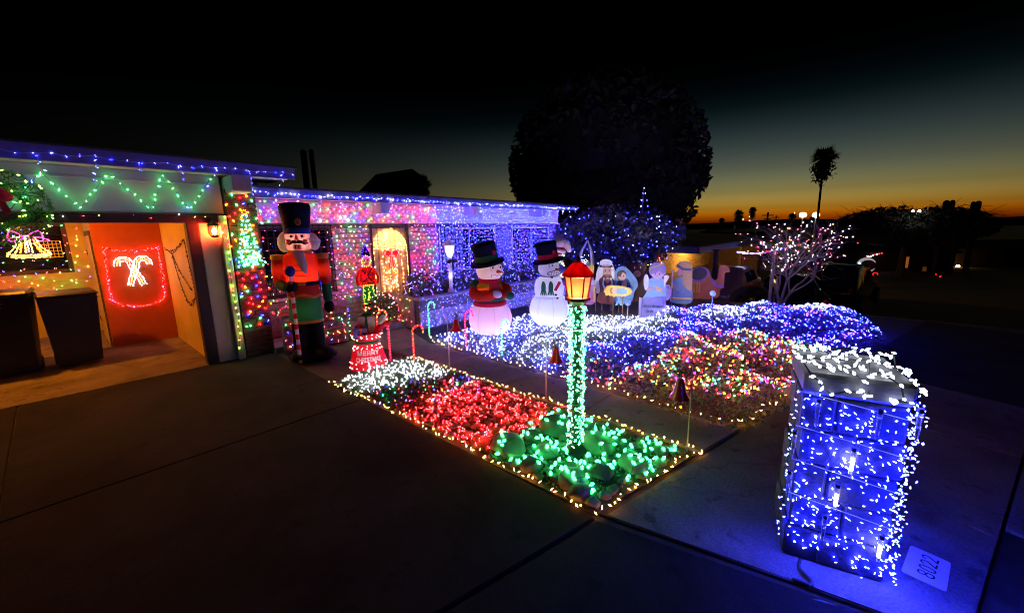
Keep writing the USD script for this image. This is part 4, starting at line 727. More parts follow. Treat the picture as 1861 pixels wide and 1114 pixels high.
# ------------------------------------------------------------------ candy canes and hooks with bells along the walk
def cane(x, y, hh, col, rz, label, two=None, group=None):
    t = thing('candy_cane', label, 'candy cane', (x, y, 0), rz, local=True, group=group); r = hh*.16
    p = np.array([(0, 0, 0), (0, 0, hh*.4), (0, 0, hh-r)]+[(r-r*math.cos(a), 0, hh-r+r*math.sin(a)) for a in np.linspace(.3, PI+.35, 9)]); q = bez(p, 6)
    part(t, 'stick', tube(q, .011, 8), NWHITE, smooth=40); w = along(q, .05, 0.)
    part(t, 'stripe', cat(*[tube([a, a+(b-a)*.5], .0125, 8) for a, b in zip(w[:-1], w[1:])]), NHOT if col == 'red' else NGREEN, kind='stuff')
    part(t, 'bulbs', bulbmesh(along(q, .042, .004)-[0, .014, 0], .0105, 1.4), em(col, HUE[col], 19.), kind='stuff')
    if two: part(t, 'bulbs', bulbmesh(along(q, .085, .004)-[.004, .015, 0], .009, 1.4), em(two, HUE[two], 17.), kind='stuff')
cane(3.66, 6.1, .72, 'red', -2.6, 'red lit candy cane nearest the gift sack', 'pink'); cane(3.9, 5.76, .6, 'red', -.3, 'red lit candy cane beside the white net lights', 'amber'); cane(4.98, 5.62, .7, 'red', .1, 'pink and red candy cane in front of the jumper snowman', 'pink')
cane(5.05, 6.85, .72, 'green', .3, 'green lit candy cane by the planter wall'); cane(5.08, 4.78, .62, 'green', .1, 'green lit candy cane at the edge of the walk'); cane(3.05, 8.6, .75, 'red', 2.9, 'red lit candy cane behind the left arm of the nutcracker', 'pink'); cane(3.95, 8.72, .6, 'red', 2.9, 'red lit candy cane under the grilled window', 'pink'); cane(3.5, 6.2, .86, 'red', .4, 'red lit candy cane rising behind the gifts', 'warm')
BELLRED = mat('bell_red', (.42, .012, .015), .3, var=.2, coat=.5)
def hook(x, y, hh, rz, label, d=.16):
    t = thing('bell_hook', label, 'garden hook', (x, y, 0), rz, local=True)
    p = [(0, 0, -.05), (0, 0, hh*.5), (0, 0, hh-.08)]+[(.075-.075*math.cos(a), 0, hh-.08+.08*math.sin(a)) for a in np.linspace(.4, PI, 7)]+[(d-.01, 0, hh-.12), (d, 0, hh-.1)]
    part(t, 'rod', tube(bez(p, 5), .0065, 7), METAL, smooth=40); z = hh-.34
    part(t, 'bell', lathe([(.0, z+.2), (.03, z+.19), (.045, z+.13), (.06, z+.06), (.095, z+.0), (.09, z), (.05, z+.07), (0, z+.15)], 20, (d, 0, 0)), BELLRED, smooth=50)
    part(t, 'clapper', ell((d, 0, z+.01), .018, 1), METAL); part(t, 'hanger', tube([(d, 0, z+.2), (d, 0, hh-.1)], .004, 5), METAL)
    part(t, 'sprig', leaves(np.c_[rng.normal(size=(40, 2))*.03+[d, 0], rng.normal(size=40)*.03+z+.24], .03, .3), LEAF[2], kind='stuff')
hook(4.02, 4.95, .93, -.1, 'tall hook with a small red bell at the walk edge beside the snowman'); hook(4.0, 2.98, .84, -.3, 'hook with a red bell at the middle of the walk edge'); hook(3.9, 1.16, .93, PI-.5, 'hook with a red bell at the front corner of the stone bed', .14)

# ------------------------------------------------------------------ gift sack with parcels
sxx, syy = 3.18, 5.98
t = thing('gift_sack', 'red glittering gift sack reading MERRY CHRISTMAS with lights inside', 'gift sack', (sxx, syy, 0), face(sxx, syy), local=True)
TINSEL = cloth('red_tinsel', (.75, .02, .06), .5, 3.)
part(t, 'bag', lathe([(.0, .01), (.29, .02), (.285, .12), (.24, .3), (.2, .4), (.175, .455), (.2, .53), (.25, .6), (.245, .6), (0, .5)], 32, sy=.7), TINSEL, smooth=50); part(t, 'cord', lathe(ring(.18, .455, 8, .015, .022), 28, sy=.7), NGREEN, smooth=True)
for k, (w, z, hh) in enumerate((('MERRY', .27, .075), ('CHRISTMAS', .165, .075))):
    m = tri(meshkit.text_mesh(w, hh, .008, True)); v = np.array(m[0]); wd = v[:, 0].max(); v[:, 0] -= wd/2; v[:, 0] *= min(1, .4/wd); r = .262 if k == 0 else .285
    a = v[:, 0]/r; part(t, 'lettering', (np.stack([r*np.sin(a), -.7*r*np.cos(a)-v[:, 2]-.004, v[:, 1]+z], 1), m[1]), mat('white_lettering', (.8, .76, .76), .6))
part(t, 'snow_motif', cat(*[tube([(.035*math.cos(a), -.207, .1+.03*math.sin(a)), (-.035*math.cos(a), -.207, .1-.03*math.sin(a))], .005, 4) for a in np.arange(3)*PI/3]), mat('white_lettering', (.8, .8, .8), .6))
q = [(a, z) for z in (.06, .14, .35, .4, .52, .57) for a in np.linspace(-1.5, 1.5, 9)+rng.normal()*.1]
part(t, 'bulbs', bulbmesh(np.array([(np.interp(z, [0, .12, .3, .4, .46, .6], [.29, .285, .24, .2, .18, .25])*math.sin(a), -.72*np.interp(z, [0, .12, .3, .4, .46, .6], [.29, .285, .24, .2, .18, .25])*math.cos(a)-.006, z+rng.normal()*.012) for a, z in q]), .0095, 1.3), em('pink_white', (1., .5, .4), 16.), kind='stuff')
lampin(t, (0, 0, .2), .05, ('sack', (1., .35, .3)), 16.)
def parcel(x, y, z, w, d, hh, rz, m, rm, label):
    t = thing('parcel', label, 'parcel', (x, y, z), rz, local=True); part(t, 'box', box((-w/2, -d/2, 0), (w/2, d/2, hh), .006), m)
    part(t, 'ribbon', cat(box((-.02, -d/2-.004, -.001), (.02, d/2+.004, hh+.004)), box((-w/2-.0045, -.019, .001), (w/2+.0045, .019, hh+.0035))), rm); part(t, 'bow', cat(*[ell((s*.035, 0, hh+.025), (.04, .02, .025), 2, ry=s*.5) for s in (-1, 1)]), rm, smooth=True)
fr = face(sxx, syy); cr, sr = math.cos(fr), math.sin(fr); L2 = lambda a, b: (sxx+cr*a-sr*b, syy+sr*a+cr*b)
parcel(*L2(-.1, -.05), .53, .2, .16, .17, fr+.2, mat('blue_paper', (.02, .05, .3), .4), RED, 'blue parcel with red ribbon in the gift sack'); parcel(*L2(.02, .06), .6, .26, .14, .26, fr-.1, mat('white_paper', (.5, .42, .42), .5), NGREEN, 'pale parcel with green ribbon at the back of the gift sack')
t = thing('toy_stocking', 'red stocking with white cuff poking out of the gift sack', 'stocking', (*L2(.17, 0), .55), fr, local=True); part(t, 'sock', capsule([(-.05, 0, 0), (.02, 0, .1), (.1, 0, .17), (.17, 0, .17)], [.05, .05, .055, .045]), NHOT, smooth=True); part(t, 'cuff', capsule([(.06, 0, .2), (.1, 0, .26)], .055), NWHITE, smooth=True)

# toy soldier of lights on the wall
def soldier():
    c = (4.78, 8.72); t = thing('soldier_motif', 'red lit toy soldier figure standing left of the front door', 'light motif', (*c, .35)); q = lambda p, y=0.: [(c[0]+a, c[1]+y, z) for a, z in p]
    B = [('jacket', 'red', soft([(-.2, 1.0), (-.17, 1.34), (0, 1.4), (.17, 1.34), (.2, 1.0), (0, .97)], 4), NRED), ('trousers', 'lime', [(-.12, .97), (.12, .97), (.14, .55), (.02, .55), (0, .8), (-.02, .55), (-.14, .55)], NGREEN), ('face', 'warm', oval(0, 1.53, .115, .13), SK), ('hat', 'violet', [(-.11, 1.62), (.11, 1.62), (.09, 1.72), (0, 1.9), (-.09, 1.72)], NNAVY), ('boots', 'red', [(-.16, .44), (.16, .44), (.13, .54), (-.13, .54)], NBLACK)]
    for nm, col, pl_, m in B:
        b = part(t, nm, prism(Polygon(pl_), .03, (c[0], c[1]+.03, 0)), m); e = along(q(list(pl_)+list(pl_)[:1], -.012), .05, .004); i = [x for x in np.c_[rng.uniform(-.2, .2, 70), rng.uniform(.4, 1.9, 70)] if Polygon(pl_).contains(Point(*x))]
        part(b, 'bulbs', bulbmesh(np.vstack([e]+([np.array(q(i[:24], -.012))] if i else [])), .0085, 1.4), em(col, HUE[col], 15.), kind='stuff')
    for s in (-1, 1): part(t, 'arm', tube(q([(s*.17, 1.32), (s*.27, 1.15), (s*.24, .98)]), .03, 8), NRED)
    part(t, 'strap', cat(*[tube(q([(s*.12, 1.34), (0, 1.18), (-s*.11, 1.04)], -.006), .014, 5) for s in (-1, 1)], tube(q([(-.18, 1.02), (.18, 1.02)], -.006), .014, 5)), INK); part(t, 'eyes', cat(*[ell((c[0]+s*.045, c[1]-.004, 1.55), .018, 1) for s in (-1, 1)], tube(q([(-.06, 1.48), (0, 1.47), (.06, 1.48)], -.004), .009, 4)), INK)
    part(t, 'stake', tube(q([(0, .1), (0, .5)], .05), .01, 5), METAL)
soldier()

# ------------------------------------------------------------------ the pillar by the pavement, its lights and the painted house number
U, Wd = np.array([.233, -.972]), np.array([.972, .233]); PO = np.array([3.01, .22])
def pp(u, w, z): a = PO+U*u+Wd*w; return np.array([a[0], a[1], z])
def blockat(u0, u1, w0, w1, z0, z1, b=.012): return hull([q for q in [pp(u0 if i & 1 else u1, w0 if i & 2 else w1, z0 if i & 4 else z1)+[rng.normal()*.0015]*3 for i in range(8)]]) if not b else cat(hull(np.vstack([[pp(u, w, z+s) for u in (u0+b, u1-b) for w in (w0+b, w1-b) for z, s in ((z0, 0), (z1, 0))], [pp(u, w, z) for u in (u0, u1) for w in (w0+b, w1-b) for z in (z0+b, z1-b)], [pp(u, w, z) for u in (u0+b, u1-b) for w in (w0, w1) for z in (z0+b, z1-b)]])))
t = thing('stone_pillar', 'squat block pillar by the pavement draped in blue lights under a white lit cap', 'pillar', (*(PO+U*.25+Wd*.28), 0))
PST = [mat('pillar_stone', (.035, .035, .042), .7, var=.5, scale=7., bump=.8, bscale=30), mat('pillar_stone_dark', (.015, .015, .02), .7, var=.5, scale=7., bump=.8, bscale=30)]
part(t, 'core', blockat(.02, .49, .02, .54, 0, 1.16, 0), MORTAR); MS = []
for k in range(5):
    z0, z1 = k*.232, k*.232+.222; o = rng.uniform(-.014, .014); cut = .27 if k % 2 else .17
    for u0, u1 in ((0, cut), (cut+.008, .51)):
        for w0, w1 in ((0, .27), (.278, .56)): part(t, 'stone_block', blockat(u0+o-(.02 if k == 0 else 0), u1+o, w0-rng.uniform(0, .012), w1, z0, z1, .013), PST[rng.integers(2)])
part(t, 'cap', blockat(-.01, .52, -.02, .57, 1.162, 1.3, .02), mat('cap_stone', (.16, .155, .155), .7, var=.4, scale=6., bump=.5))
P = np.array([pp(rng.uniform(-.03, .55), rng.uniform(-.04, .58), 1.315+abs(rng.normal())*.018) for _ in range(100)]+[pp(u, -.045, 1.3-rng.uniform(.0, .12)) for u in rng.uniform(-.03, .56, 16)]+[pp(.56, w, 1.29-rng.uniform(0, .08)) for w in rng.uniform(0, .5, 10)])
lights('string_lights', 'big white lights heaped on the cap of the block pillar', P, 'white', .0078, 2.2, 3.2, [chain(P)], .005, single=True)
F = []; WR = []
for z in np.linspace(.1, 1.12, 14):
    u = np.sort(rng.uniform(-.0, .5, 21)); row = np.array([pp(a, -.024, z+.03*math.sin(a*9+z*7)+rng.normal()*.028) for a in u]); F.append(row)
for z in np.linspace(.08, 1.2, 14): F.append(np.array([pp(.54+rng.normal()*.012, w, z+rng.normal()*.03) for w in rng.uniform(-.03, .56, 13)]))
F.append(np.array([pp(-.035+rng.normal()*.012, rng.uniform(-.02, .12), z) for z in np.linspace(.1, 1.2, 34)])); F.append(np.array([pp(.525+rng.normal()*.02, -.03+rng.normal()*.012, z) for z in np.linspace(.04, 1.2, 130)]))
WR += [np.array([pp(-.03, -.035, z0), pp(.25, -.045, z0-.04), pp(.53, -.035, z0-.09)]) for z0 in (1.18, .95, .72, .48)]
lights('string_lights', 'blue mini lights strung round the sides of the block pillar', np.vstack(F), dict(blue=.85, ice=.15), .0052, 1.7, 125., WR, .0028, wirecol='wire_white')
ICE = usdkit.material(stage, '/World/Looks/clear_icicle', {'p': ('principled_bsdf', {'base_color': (.9, .92, 1.), 'roughness': .08, 'transmission_weight': .85, 'ior': 1.35})}, [], surface='p.BSDF')
for k, (u, z, lit) in enumerate(((.07, 1.13, 0), (.36, 1.12, 0), (.27, .86, 1), (.22, .6, 1), (.18, .37, 0), (.46, .33, 1), (-.03, .9, 0), (-.03, .62, 0), (.53, 1.16, 0))):
    L_ = .17; o = pp(u, -.05, z); lit_lab = ['upper left', 'upper right', 'highest bright', 'middle bright', 'lower left', 'lowest bright', 'left edge upper', 'left edge lower', 'right edge'][k]
    i = thing('icicle_light', f'{"lit white" if lit else "clear plastic"} icicle tube on the pillar, {lit_lab} one', 'icicle light', o); part(i, 'tube', lathe([(.0, -L_), (.008, -L_+.01), (.014, -.03), (.013, 0), (0, .002)], 10, o), ICE, smooth=40); part(i, 'cap', lathe([(.015, -.004), (.016, .02), (0, .022)], 10, o+[0, 0, .002]), BLACK)
    if lit: part(i, 'lamp', lathe([(.0, -L_*.8), (.006, -L_*.75), (.0065, -.05), (0, -.045)], 8, o), em('icicle_lamp', (.8, .8, 1.), 60.))
nm = thing('painted_number', 'white painted rectangle on the pavement numbered 8022', 'house number', (3.46, -.5, 0)); pc4 = np.array([(3.65, -.43), (3.61, -.62), (3.28, -.57), (3.31, -.37)])
part(nm, 'white_panel', prism(Polygon(pc4).buffer(-.02).buffer(.02), .003, (0, 0, .002), (1, 0, 0), (0, 1, 0)), mat('number_paint', (.7, .7, .68), .6, var=.1))
ey, ex = (pc4[0]-pc4[3]), (pc4[0]-pc4[1]); m = tri(meshkit.text_mesh('8022', .1, .001)); v = np.array(m[0]); v[:, 0] = (v[:, 0]/v[:, 0].max())*.7+.14; v[:, 1] = .3+v[:, 1]/v[:, 1].max()*.42
nv = np.c_[pc4[2]+v[:, :1]*ey+v[:, 1:2]*ex, .0062+v[:, 2]]; part(nm, 'numerals', (nv, m[1]), mat('number_black', (.01, .01, .012), .6))
t = thing('extension_cord', 'thick dark cable lying in the pavement joint from stone bed to pillar', 'cable', (2.6, .8, 0)); p = bez([(2.515, 1.36, .014), (2.56, 1.1, .012), (2.635, .75, .014), (2.70, .4, .012), (2.765, .1, .014), (2.83, .05, .016), (2.9, .12, .016), (2.99, .13, .02)], 8); part(t, 'cable', tube(p, .011, 7), BLACK, smooth=60); part(t, 'plug', capsule([(2.775, .07, .022), (2.765, .13, .022)], .018, 8), BLACK, smooth=True)
# ------------------------------------------------------------------ the painted plywood nativity figures
def board(name, label, cat_, ref, d, layers, scale=6.96, z0=None, group='painted plywood nativity figures', off=(1040, 440)):
    """layers: (part, outline in tenths of a board unit, colour, tier). Outlines are drawn flat, then stand as sawn boards at their own distance"""
    bx, by = ref; px = FPX/d; x, y = D(off[0]+bx/scale, off[1]+by/scale, d)[:2]; zb = D(off[0]+bx/scale, off[1]+by/scale, d)[2]
    g = float(gz(x, y)); t = thing(name, label, cat_, (x, y, g), face(x, y), group=group, local=True); k = 1/(scale*px)
    for nm, pts, col, tier in layers:
        col = tuple(q**1.3 for q in col)
        P = [((a-bx)*k, (by-b)*k+zb-g) for a, b in pts]
        m = mat('board_'+'_'.join(f'{int(c*1000)}' for c in col), col, .55, var=.22, scale=7.)
        part(t, nm, prism(Polygon(P), .022 if tier == 0 else .006, (0, -.022-.0062*(tier-1)-.0 if tier else 0., 0), (1, 0, 0), (0, 0, 1)), m)
    part(t, 'stake', cat(*[box((s*.12-.012, .004, -.1), (s*.12+.012, .03, zb-g+.25)) for s in (-1, 1)]), WOOD); return t
SKN, MAR, WHT, NAVY_, SKY_, YEL, BRN, LAV, TAN = (.62, .4, .32), (.22, .015, .03), (.72, .7, .74), (.03, .03, .14), (.16, .32, .5), (.7, .46, .08), (.09, .03, .025), (.34, .26, .48), (.4, .3, .17)
INKC = (.03, .02, .03)
def curve(p, w): return list(zip(*Polygon([(0, 0), (1, 0), (0, 1)]).exterior.xy)) if len(p) < 2 else list(zip(*__import__('shapely').geometry.LineString(p).buffer(w).exterior.xy))
board('nativity_joseph', 'painted cutout of a praying man in a white head cloth and dark red robe', 'nativity figure', (435, 690), 11.0, [
    ('robe', soft([(345, 430), (430, 415), (510, 430), (545, 520), (560, 760), (320, 760), (350, 600), (330, 500)], 4), MAR, 0), ('head_cloth', soft([(340, 285), (385, 300), (380, 420), (335, 480), (350, 600), (330, 650), (285, 600), (300, 400)], 4), WHT, 1), ('head_cloth', soft([(485, 290), (505, 300), (550, 440), (525, 490), (480, 400)], 4), WHT, 1),
    ('face', oval(433, 370, 56, 62), SKN, 1), ('head_band', [(335, 290), (495, 290), (500, 318), (335, 318)], (.12, .01, .02), 2), ('crown_cloth', oval(415, 265, 76, 46), WHT, 2), ('beard', soft([(395, 410), (470, 410), (435, 440)], 4), (.3, .14, .1), 2), ('sleeve', curve([(395, 460), (385, 530), (410, 590), (440, 560)], 10), WHT, 2), ('sleeve', curve([(480, 460), (500, 520), (480, 560)], 10), WHT, 2), ('hands', oval(440, 480, 26, 36), SKN, 3), ('eye', oval(412, 360, 6, 12, 10), INKC, 3), ('eye', oval(458, 360, 6, 12, 10), INKC, 3)])
board('nativity_mary', 'painted cutout of a woman kneeling in a wide blue veil', 'nativity figure', (650, 690), 10.8, [
    ('veil', soft([(540, 370), (580, 315), (640, 305), (705, 355), (790, 455), (818, 540), (780, 620), (735, 760), (545, 760), (535, 520)], 5), SKY_, 0), ('hair', soft([(558, 400), (600, 355), (655, 365), (672, 420), (640, 470), (580, 480)], 4), BRN, 1), ('dress', soft([(575, 490), (640, 465), (700, 470), (725, 570), (580, 580)], 4), NAVY_, 1), ('face', oval(622, 432, 50, 48), SKN, 2), ('fringe', soft([(570, 400), (620, 385), (610, 415), (575, 440)], 4), BRN, 3), ('hands', oval(652, 530, 32, 30), SKN, 2), ('eye', oval(603, 432, 6, 10, 10), INKC, 3), ('eye', oval(640, 428, 6, 10, 10), INKC, 3), ('veil_fold', curve([(700, 400), (770, 500), (760, 600)], 3), (.08, .18, .34), 1)])
hay = [(575+(165+14*(i % 2))*math.cos(a)+(0 if i % 2 else 0), 620+(64+13*(i % 2))*math.sin(a)) for i, a in enumerate(np.arange(44)*2*PI/44)]
board('nativity_manger', 'painted cutout of a baby in blue swaddling on a spiky yellow hay manger', 'nativity figure', (580, 680), 10.4, [
    ('hay', hay, YEL, 0), ('hay_end', soft([(420, 590), (470, 545), (540, 560), (500, 640), (430, 680)], 3), YEL, 1), ('blanket', oval(618, 618, 78, 38), SKY_, 1), ('hair', oval(503, 612, 26, 36, 18), BRN, 1), ('head', oval(528, 615, 30, 34, 20), SKN, 2), ('leg', [(560, 680), (590, 680), (640, 800), (610, 800)], SKY_, 1), ('leg', [(625, 680), (600, 680), (545, 800), (575, 800)], SKY_, 2)])
board('nativity_ox', 'dark red painted ox cutout with a pale muzzle behind the kneeling woman', 'nativity figure', (800, 690), 11.7, [
    ('body', soft([(670, 320), (700, 265), (740, 280), (800, 270), (870, 275), (905, 250), (915, 320), (890, 440), (930, 700), (560, 760), (560, 440)], 4), (.13, .012, .02), 0), ('muzzle', oval(808, 400, 44, 40), (.5, .3, .26), 1), ('nostril', oval(792, 395, 6, 9, 10), INKC, 2), ('nostril', oval(826, 393, 6, 9, 10), INKC, 2), ('eye', oval(775, 322, 8, 16, 12), WHT, 1), ('eye', oval(845, 320, 8, 16, 12), WHT, 1), ('horn', oval(760, 250, 14, 8, 12), WHT, 1), ('horn', oval(830, 245, 14, 8, 12), WHT, 1)])
board('nativity_angel', 'painted cutout of an angel with lavender hair, white wings and light blue robe', 'nativity figure', (1050, 690), 10.6, [
    ('robe', soft([(950, 480), (1060, 440), (1130, 465), (1165, 560), (1160, 760), (900, 760), (945, 630), (925, 560)], 5), (.3, .48, .66), 0), ('wing', soft([(960, 450), (930, 405), (905, 440), (905, 540), (930, 610), (960, 560)], 4), WHT, 1), ('wing', soft([(1140, 430), (1185, 415), (1200, 440), (1165, 510), (1150, 560)], 4), WHT, 1), ('hair', oval(1060, 352, 102, 100), LAV, 1), ('face', oval(1066, 405, 74, 56), (.6, .42, .5), 2), ('fringe', soft([(965, 360), (1010, 345), (1075, 350), (1060, 380), (985, 400)], 4), LAV, 3), ('fringe', soft([(1070, 350), (1120, 340), (1155, 370), (1130, 400)], 4), LAV, 3), ('hair_band', curve([(975, 330), (1060, 300), (1130, 262)], 10), (.5, .4, .28), 4), ('eye', oval(1036, 400, 7, 14, 12), (.2, .12, .4), 3), ('eye', oval(1088, 400, 7, 14, 12), (.2, .12, .4), 3), ('hand', oval(985, 592, 32, 24), (.62, .42, .4), 2), ('hand', oval(1088, 592, 34, 26), (.62, .42, .4), 2), ('horn', curve([(1045, 562), (1085, 580), (1130, 625)], 9), YEL, 3)])
board('nativity_lamb', 'small white woolly lamb cutout between angel and shepherd', 'nativity figure', (1200, 700), 10.9, [
    ('body', [(1200+(40+5*(i % 2))*math.cos(a), 640+(92+8*(i % 2))*math.sin(a)) for i, a in enumerate(np.arange(24)*2*PI/24)], WHT, 0), ('head', oval(1198, 575, 36, 40), WHT, 1), ('curl', curve([(1190, 570), (1205, 560), (1212, 580), (1198, 590)], 3), (.25, .25, .3), 2), ('ear', oval(1165, 600, 10, 20, 12), (.55, .45, .5), 2)])
sh = lambda L: [(a+835, b) for a, b in L]
board('nativity_shepherd', 'painted cutout of a shepherd in profile with tan head cloth, blue robe and staff', 'nativity figure', (1370, 720), 11.0, [
    ('robe', sh(soft([(440, 490), (520, 440), (565, 470), (650, 560), (658, 760), (420, 760), (440, 600)], 4)), (.14, .24, .38), 0), ('face', sh(oval(505, 385, 30, 42)), (.45, .32, .42), 0), ('head_cloth', sh(soft([(462, 310), (500, 252), (580, 242), (638, 290), (655, 480), (652, 610), (560, 545), (545, 460), (522, 360)], 5)), TAN, 1), ('head_band', sh(curve([(482, 300), (540, 340), (630, 345)], 14)), (.1, .12, .22), 2), ('sleeve', sh(curve([(440, 530), (470, 580), (500, 605)], 7)), TAN, 1), ('hem', sh([(420, 700), (658, 700), (658, 716), (420, 716)]), YEL, 1), ('staff', sh([(415, 350), (434, 350), (434, 760), (415, 760)]), (.5, .44, .42), 1)])
board('nativity_camel', 'painted cutout of a resting orange camel with a navy and lilac saddle', 'nativity figure', (1650, 650), 12.0, [
    ('body', sh(soft([(640, 480), (700, 380), (760, 330), (850, 370), (920, 470), (965, 460), (972, 390), (985, 300), (1050, 288), (1095, 340), (1085, 372), (1045, 385), (1045, 520), (1010, 600), (965, 700), (640, 700)], 4)), (.62, .2, .07), 0), ('saddle_edge', sh(soft([(645, 400), (690, 345), (760, 312), (840, 330), (885, 400), (840, 480), (750, 518), (680, 500)], 4)), (.42, .2, .5), 1), ('saddle', sh(soft([(665, 430), (690, 362), (745, 322), (805, 328), (848, 375), (828, 440), (760, 480), (700, 470)], 4)), (.03, .025, .1), 2), ('blanket', sh([(655, 512), (780, 508), (782, 640), (655, 650)]), (.8, .42, .04), 1), *[('blanket_stripe', sh([(x, 520), (x+6, 520), (x+6, 640), (x, 640)]), (.25, .1, .03), 2) for x in (690, 725, 755)], ('neck_band', sh(curve([(905, 470), (940, 530), (1035, 555)], 16)), (.42, .2, .5), 1), ('bridle', sh(curve([(975, 330), (1030, 330), (1075, 355)], 4)), (.5, .3, .2), 1), ('bridle', sh(curve([(1030, 295), (1020, 335), (1050, 380)], 4)), (.5, .3, .2), 2), ('blanket_edge', sh(curve([(880, 420), (790, 520)], 9)), (.6, .3, .05), 3)])
board('nativity_wise_man', 'pink and yellow robed cutout figure half hidden behind the red lantern', 'nativity figure', (240, 700), 10.9, [
    ('robe', soft([(175, 480), (230, 450), (275, 480), (290, 760), (150, 760)], 4), (.5, .2, .4), 0), ('head_cloth', soft([(205, 320), (250, 280), (268, 330), (255, 430), (205, 440)], 4), YEL, 1), ('face', oval(215, 400, 26, 40), SKN, 0), ('sash', [(165, 560), (280, 590), (278, 620), (160, 600)], LAV, 1), ('trim', [(262, 560), (280, 560), (285, 740), (266, 740)], YEL, 2), ('gift', [(230, 480), (285, 485), (280, 540), (228, 538)], (.5, .5, .6), 2)])
# the sign
sx0, sy0 = D(1187, 577, 9.2)[:2]; t = thing('season_sign', 'lavender scroll shaped board lettered Jesus is the reason for the Season', 'sign', (sx0, sy0, 0), face(sx0, sy0), local=True)
k = 9.2/(FPX*6.96); sp = [(5, 690), (60, 702), (110, 682), (150, 694), (200, 684), (240, 678), (310, 668), (335, 800), (362, 985), (10, 985), (14, 860)]; S = lambda L: [((a-185)*k, (955-b)*k+.16) for a, b in L]
SGN = mat('sign_board', (.42, .36, .56), .6, var=.2)
part(t, 'board', prism(Polygon(S(sp)), .02, (0, 0, 0), (1, 0, 0), (0, 0, 1)), SGN); part(t, 'scroll_edge', prism(Polygon(S([(5, 690), (40, 698), (45, 985), (10, 985)])), .006, (0, -.0205, 0), (1, 0, 0), (0, 0, 1)), SGN); part(t, 'scroll_edge', prism(Polygon(S([(285, 672), (310, 668), (362, 985), (325, 985)])), .006, (0, -.0205, 0), (1, 0, 0), (0, 0, 1)), SGN)
for L in ([(42, 700), (47, 985)], [(284, 672), (324, 985)]): part(t, 'edge_line', tube([(a, -.028, b) for a, b in S(L)], .003, 4), INK)
for w, (a, b), hh, wid in (('Jesus is the reason', (52, 812), 40*k, 235), ('for the Season.', (92, 880), 42*k, 215)):
    m = tri(meshkit.text_mesh(w, hh, .003)); v = np.array(m[0]); v[:, 0] *= wid*k/v[:, 0].max(); v[:, 0] += .28*v[:, 1]; o = S([(a, b)])[0]
    part(t, 'lettering', (np.stack([o[0]+v[:, 0], -.0225-v[:, 2], o[1]+v[:, 1]-.02*v[:, 0]], 1), m[1]), INK)
part(t, 'stake', cat(*[box((s*.13-.012, .021, -.1), (s*.13+.012, .045, .4)) for s in (-1, 1)]), WOOD)
# a spotlight stands in the shrubs in front of the figures
def spot(o, to, col, st, label):
    sp_ = np.array(o); aim = np.array(to)-sp_; aim /= np.linalg.norm(aim); t = thing('garden_spotlight', label, 'spotlight', (*sp_[:2], float(gz(sp_[0], 0))))
    sa = np.cross(aim, [0, 0, 1.]); sa /= np.linalg.norm(sa); sb = np.cross(sa, aim); ringp = lambda r, k: [sp_+aim*k+r*(math.cos(q)*sa+math.sin(q)*sb) for q in np.linspace(0, 2*PI, 14)[:-1]]
    part(t, 'housing', tube([sp_-aim*.12, sp_-aim*.06, sp_+aim*.02], [.03, .06, .065], 14), cloth('pale_blue_plastic', (.5, .65, .8), .3, 0.)); part(t, 'lamp', hull(np.vstack([ringp(.05, .022), ringp(.048, .03)])), em('spot_lamp_'+('cool' if col[2] > .5 else 'warm'), col, st)); part(t, 'stake', tube([(*sp_[:2], -.1), sp_-[0, 0, .05]], .012, 6), METAL)
spot((8.55, 4.05, .52), (10.1, 4.75, .85), (1., .92, .86), 1000., 'pale blue garden spotlight on a stake among the white lit shrubs before the nativity'); spot((10.35, 2.75, .62), (11.9, 3.6, .75), (1., .62, .3), 520., 'small garden spotlight among the shrubs aimed at the camel')
# the pale lit bird in a floppy hat and the silver ornament
fx, fy = D(1014, 520, 10.5)[:2]; t = thing('lit_bird', 'white lit tinsel bird wearing a pale pink floppy hat behind the second snowman', 'light figure', (fx, fy, 0), face(fx, fy), local=True)
TIN = mat('white_tinsel', (.55, .55, .5), .45, var=.3, scale=40., bump=.8)
part(t, 'neck', tube(bez([(-.02, 0, .2), (-.03, 0, .8), (-.02, 0, 1.2), (.02, 0, 1.55)], 5), np.linspace(.2, .12, 16), 14), TIN, smooth=50); part(t, 'bulbs', bulbmesh(np.array([(-.02+.17*math.sin(a), -.17*math.cos(a), z) for a, z in zip(rng.uniform(-1.5, 1.5, 130), rng.uniform(.7, 1.55, 130))]), .0095, 1.4), em('pale_lime', (.9, 1., .55), 13.), kind='stuff')
part(t, 'head', ell((.02, 0, 1.66), (.15, .13, .12), 3), NHOT, smooth=True); HATP = cloth('pale_pink_plush', (.8, .55, .6), .3)
part(t, 'hat', cat(ell((.0, 0, 1.83), (.2, .17, .13), 3), capsule([(.05, 0, 1.88), (.2, -.02, 1.8), (.28, -.03, 1.66)], [.13, .11, .06])), HATP, smooth=True); part(t, 'hat_brim', capsule([(-.17, -.08, 1.7), (0, -.17, 1.66), (.15, -.12, 1.62)], .045), HATP, smooth=True)
part(t, 'lamp', ell((.03, -.42, 1.4), .025, 1), em('white_lamp', (.9, .88, 1.), 30.)); part(t, 'stake', tube([(0, .0, 0), (0, 0, .4)], .015, 6), METAL)
ox, oy = D(1062, 520, 11.6)[:2]; z0 = D(1062, 500, 11.6)[2]; t = thing('silver_ornament', 'silver lit wire ornament of two tall curved horns round a cluster of glass beads', 'light figure', (ox, oy, 0), face(ox, oy), local=True)
SIL = mat('silver_foil', (.6, .58, .62), .3, .6, var=.3, bump=.5)
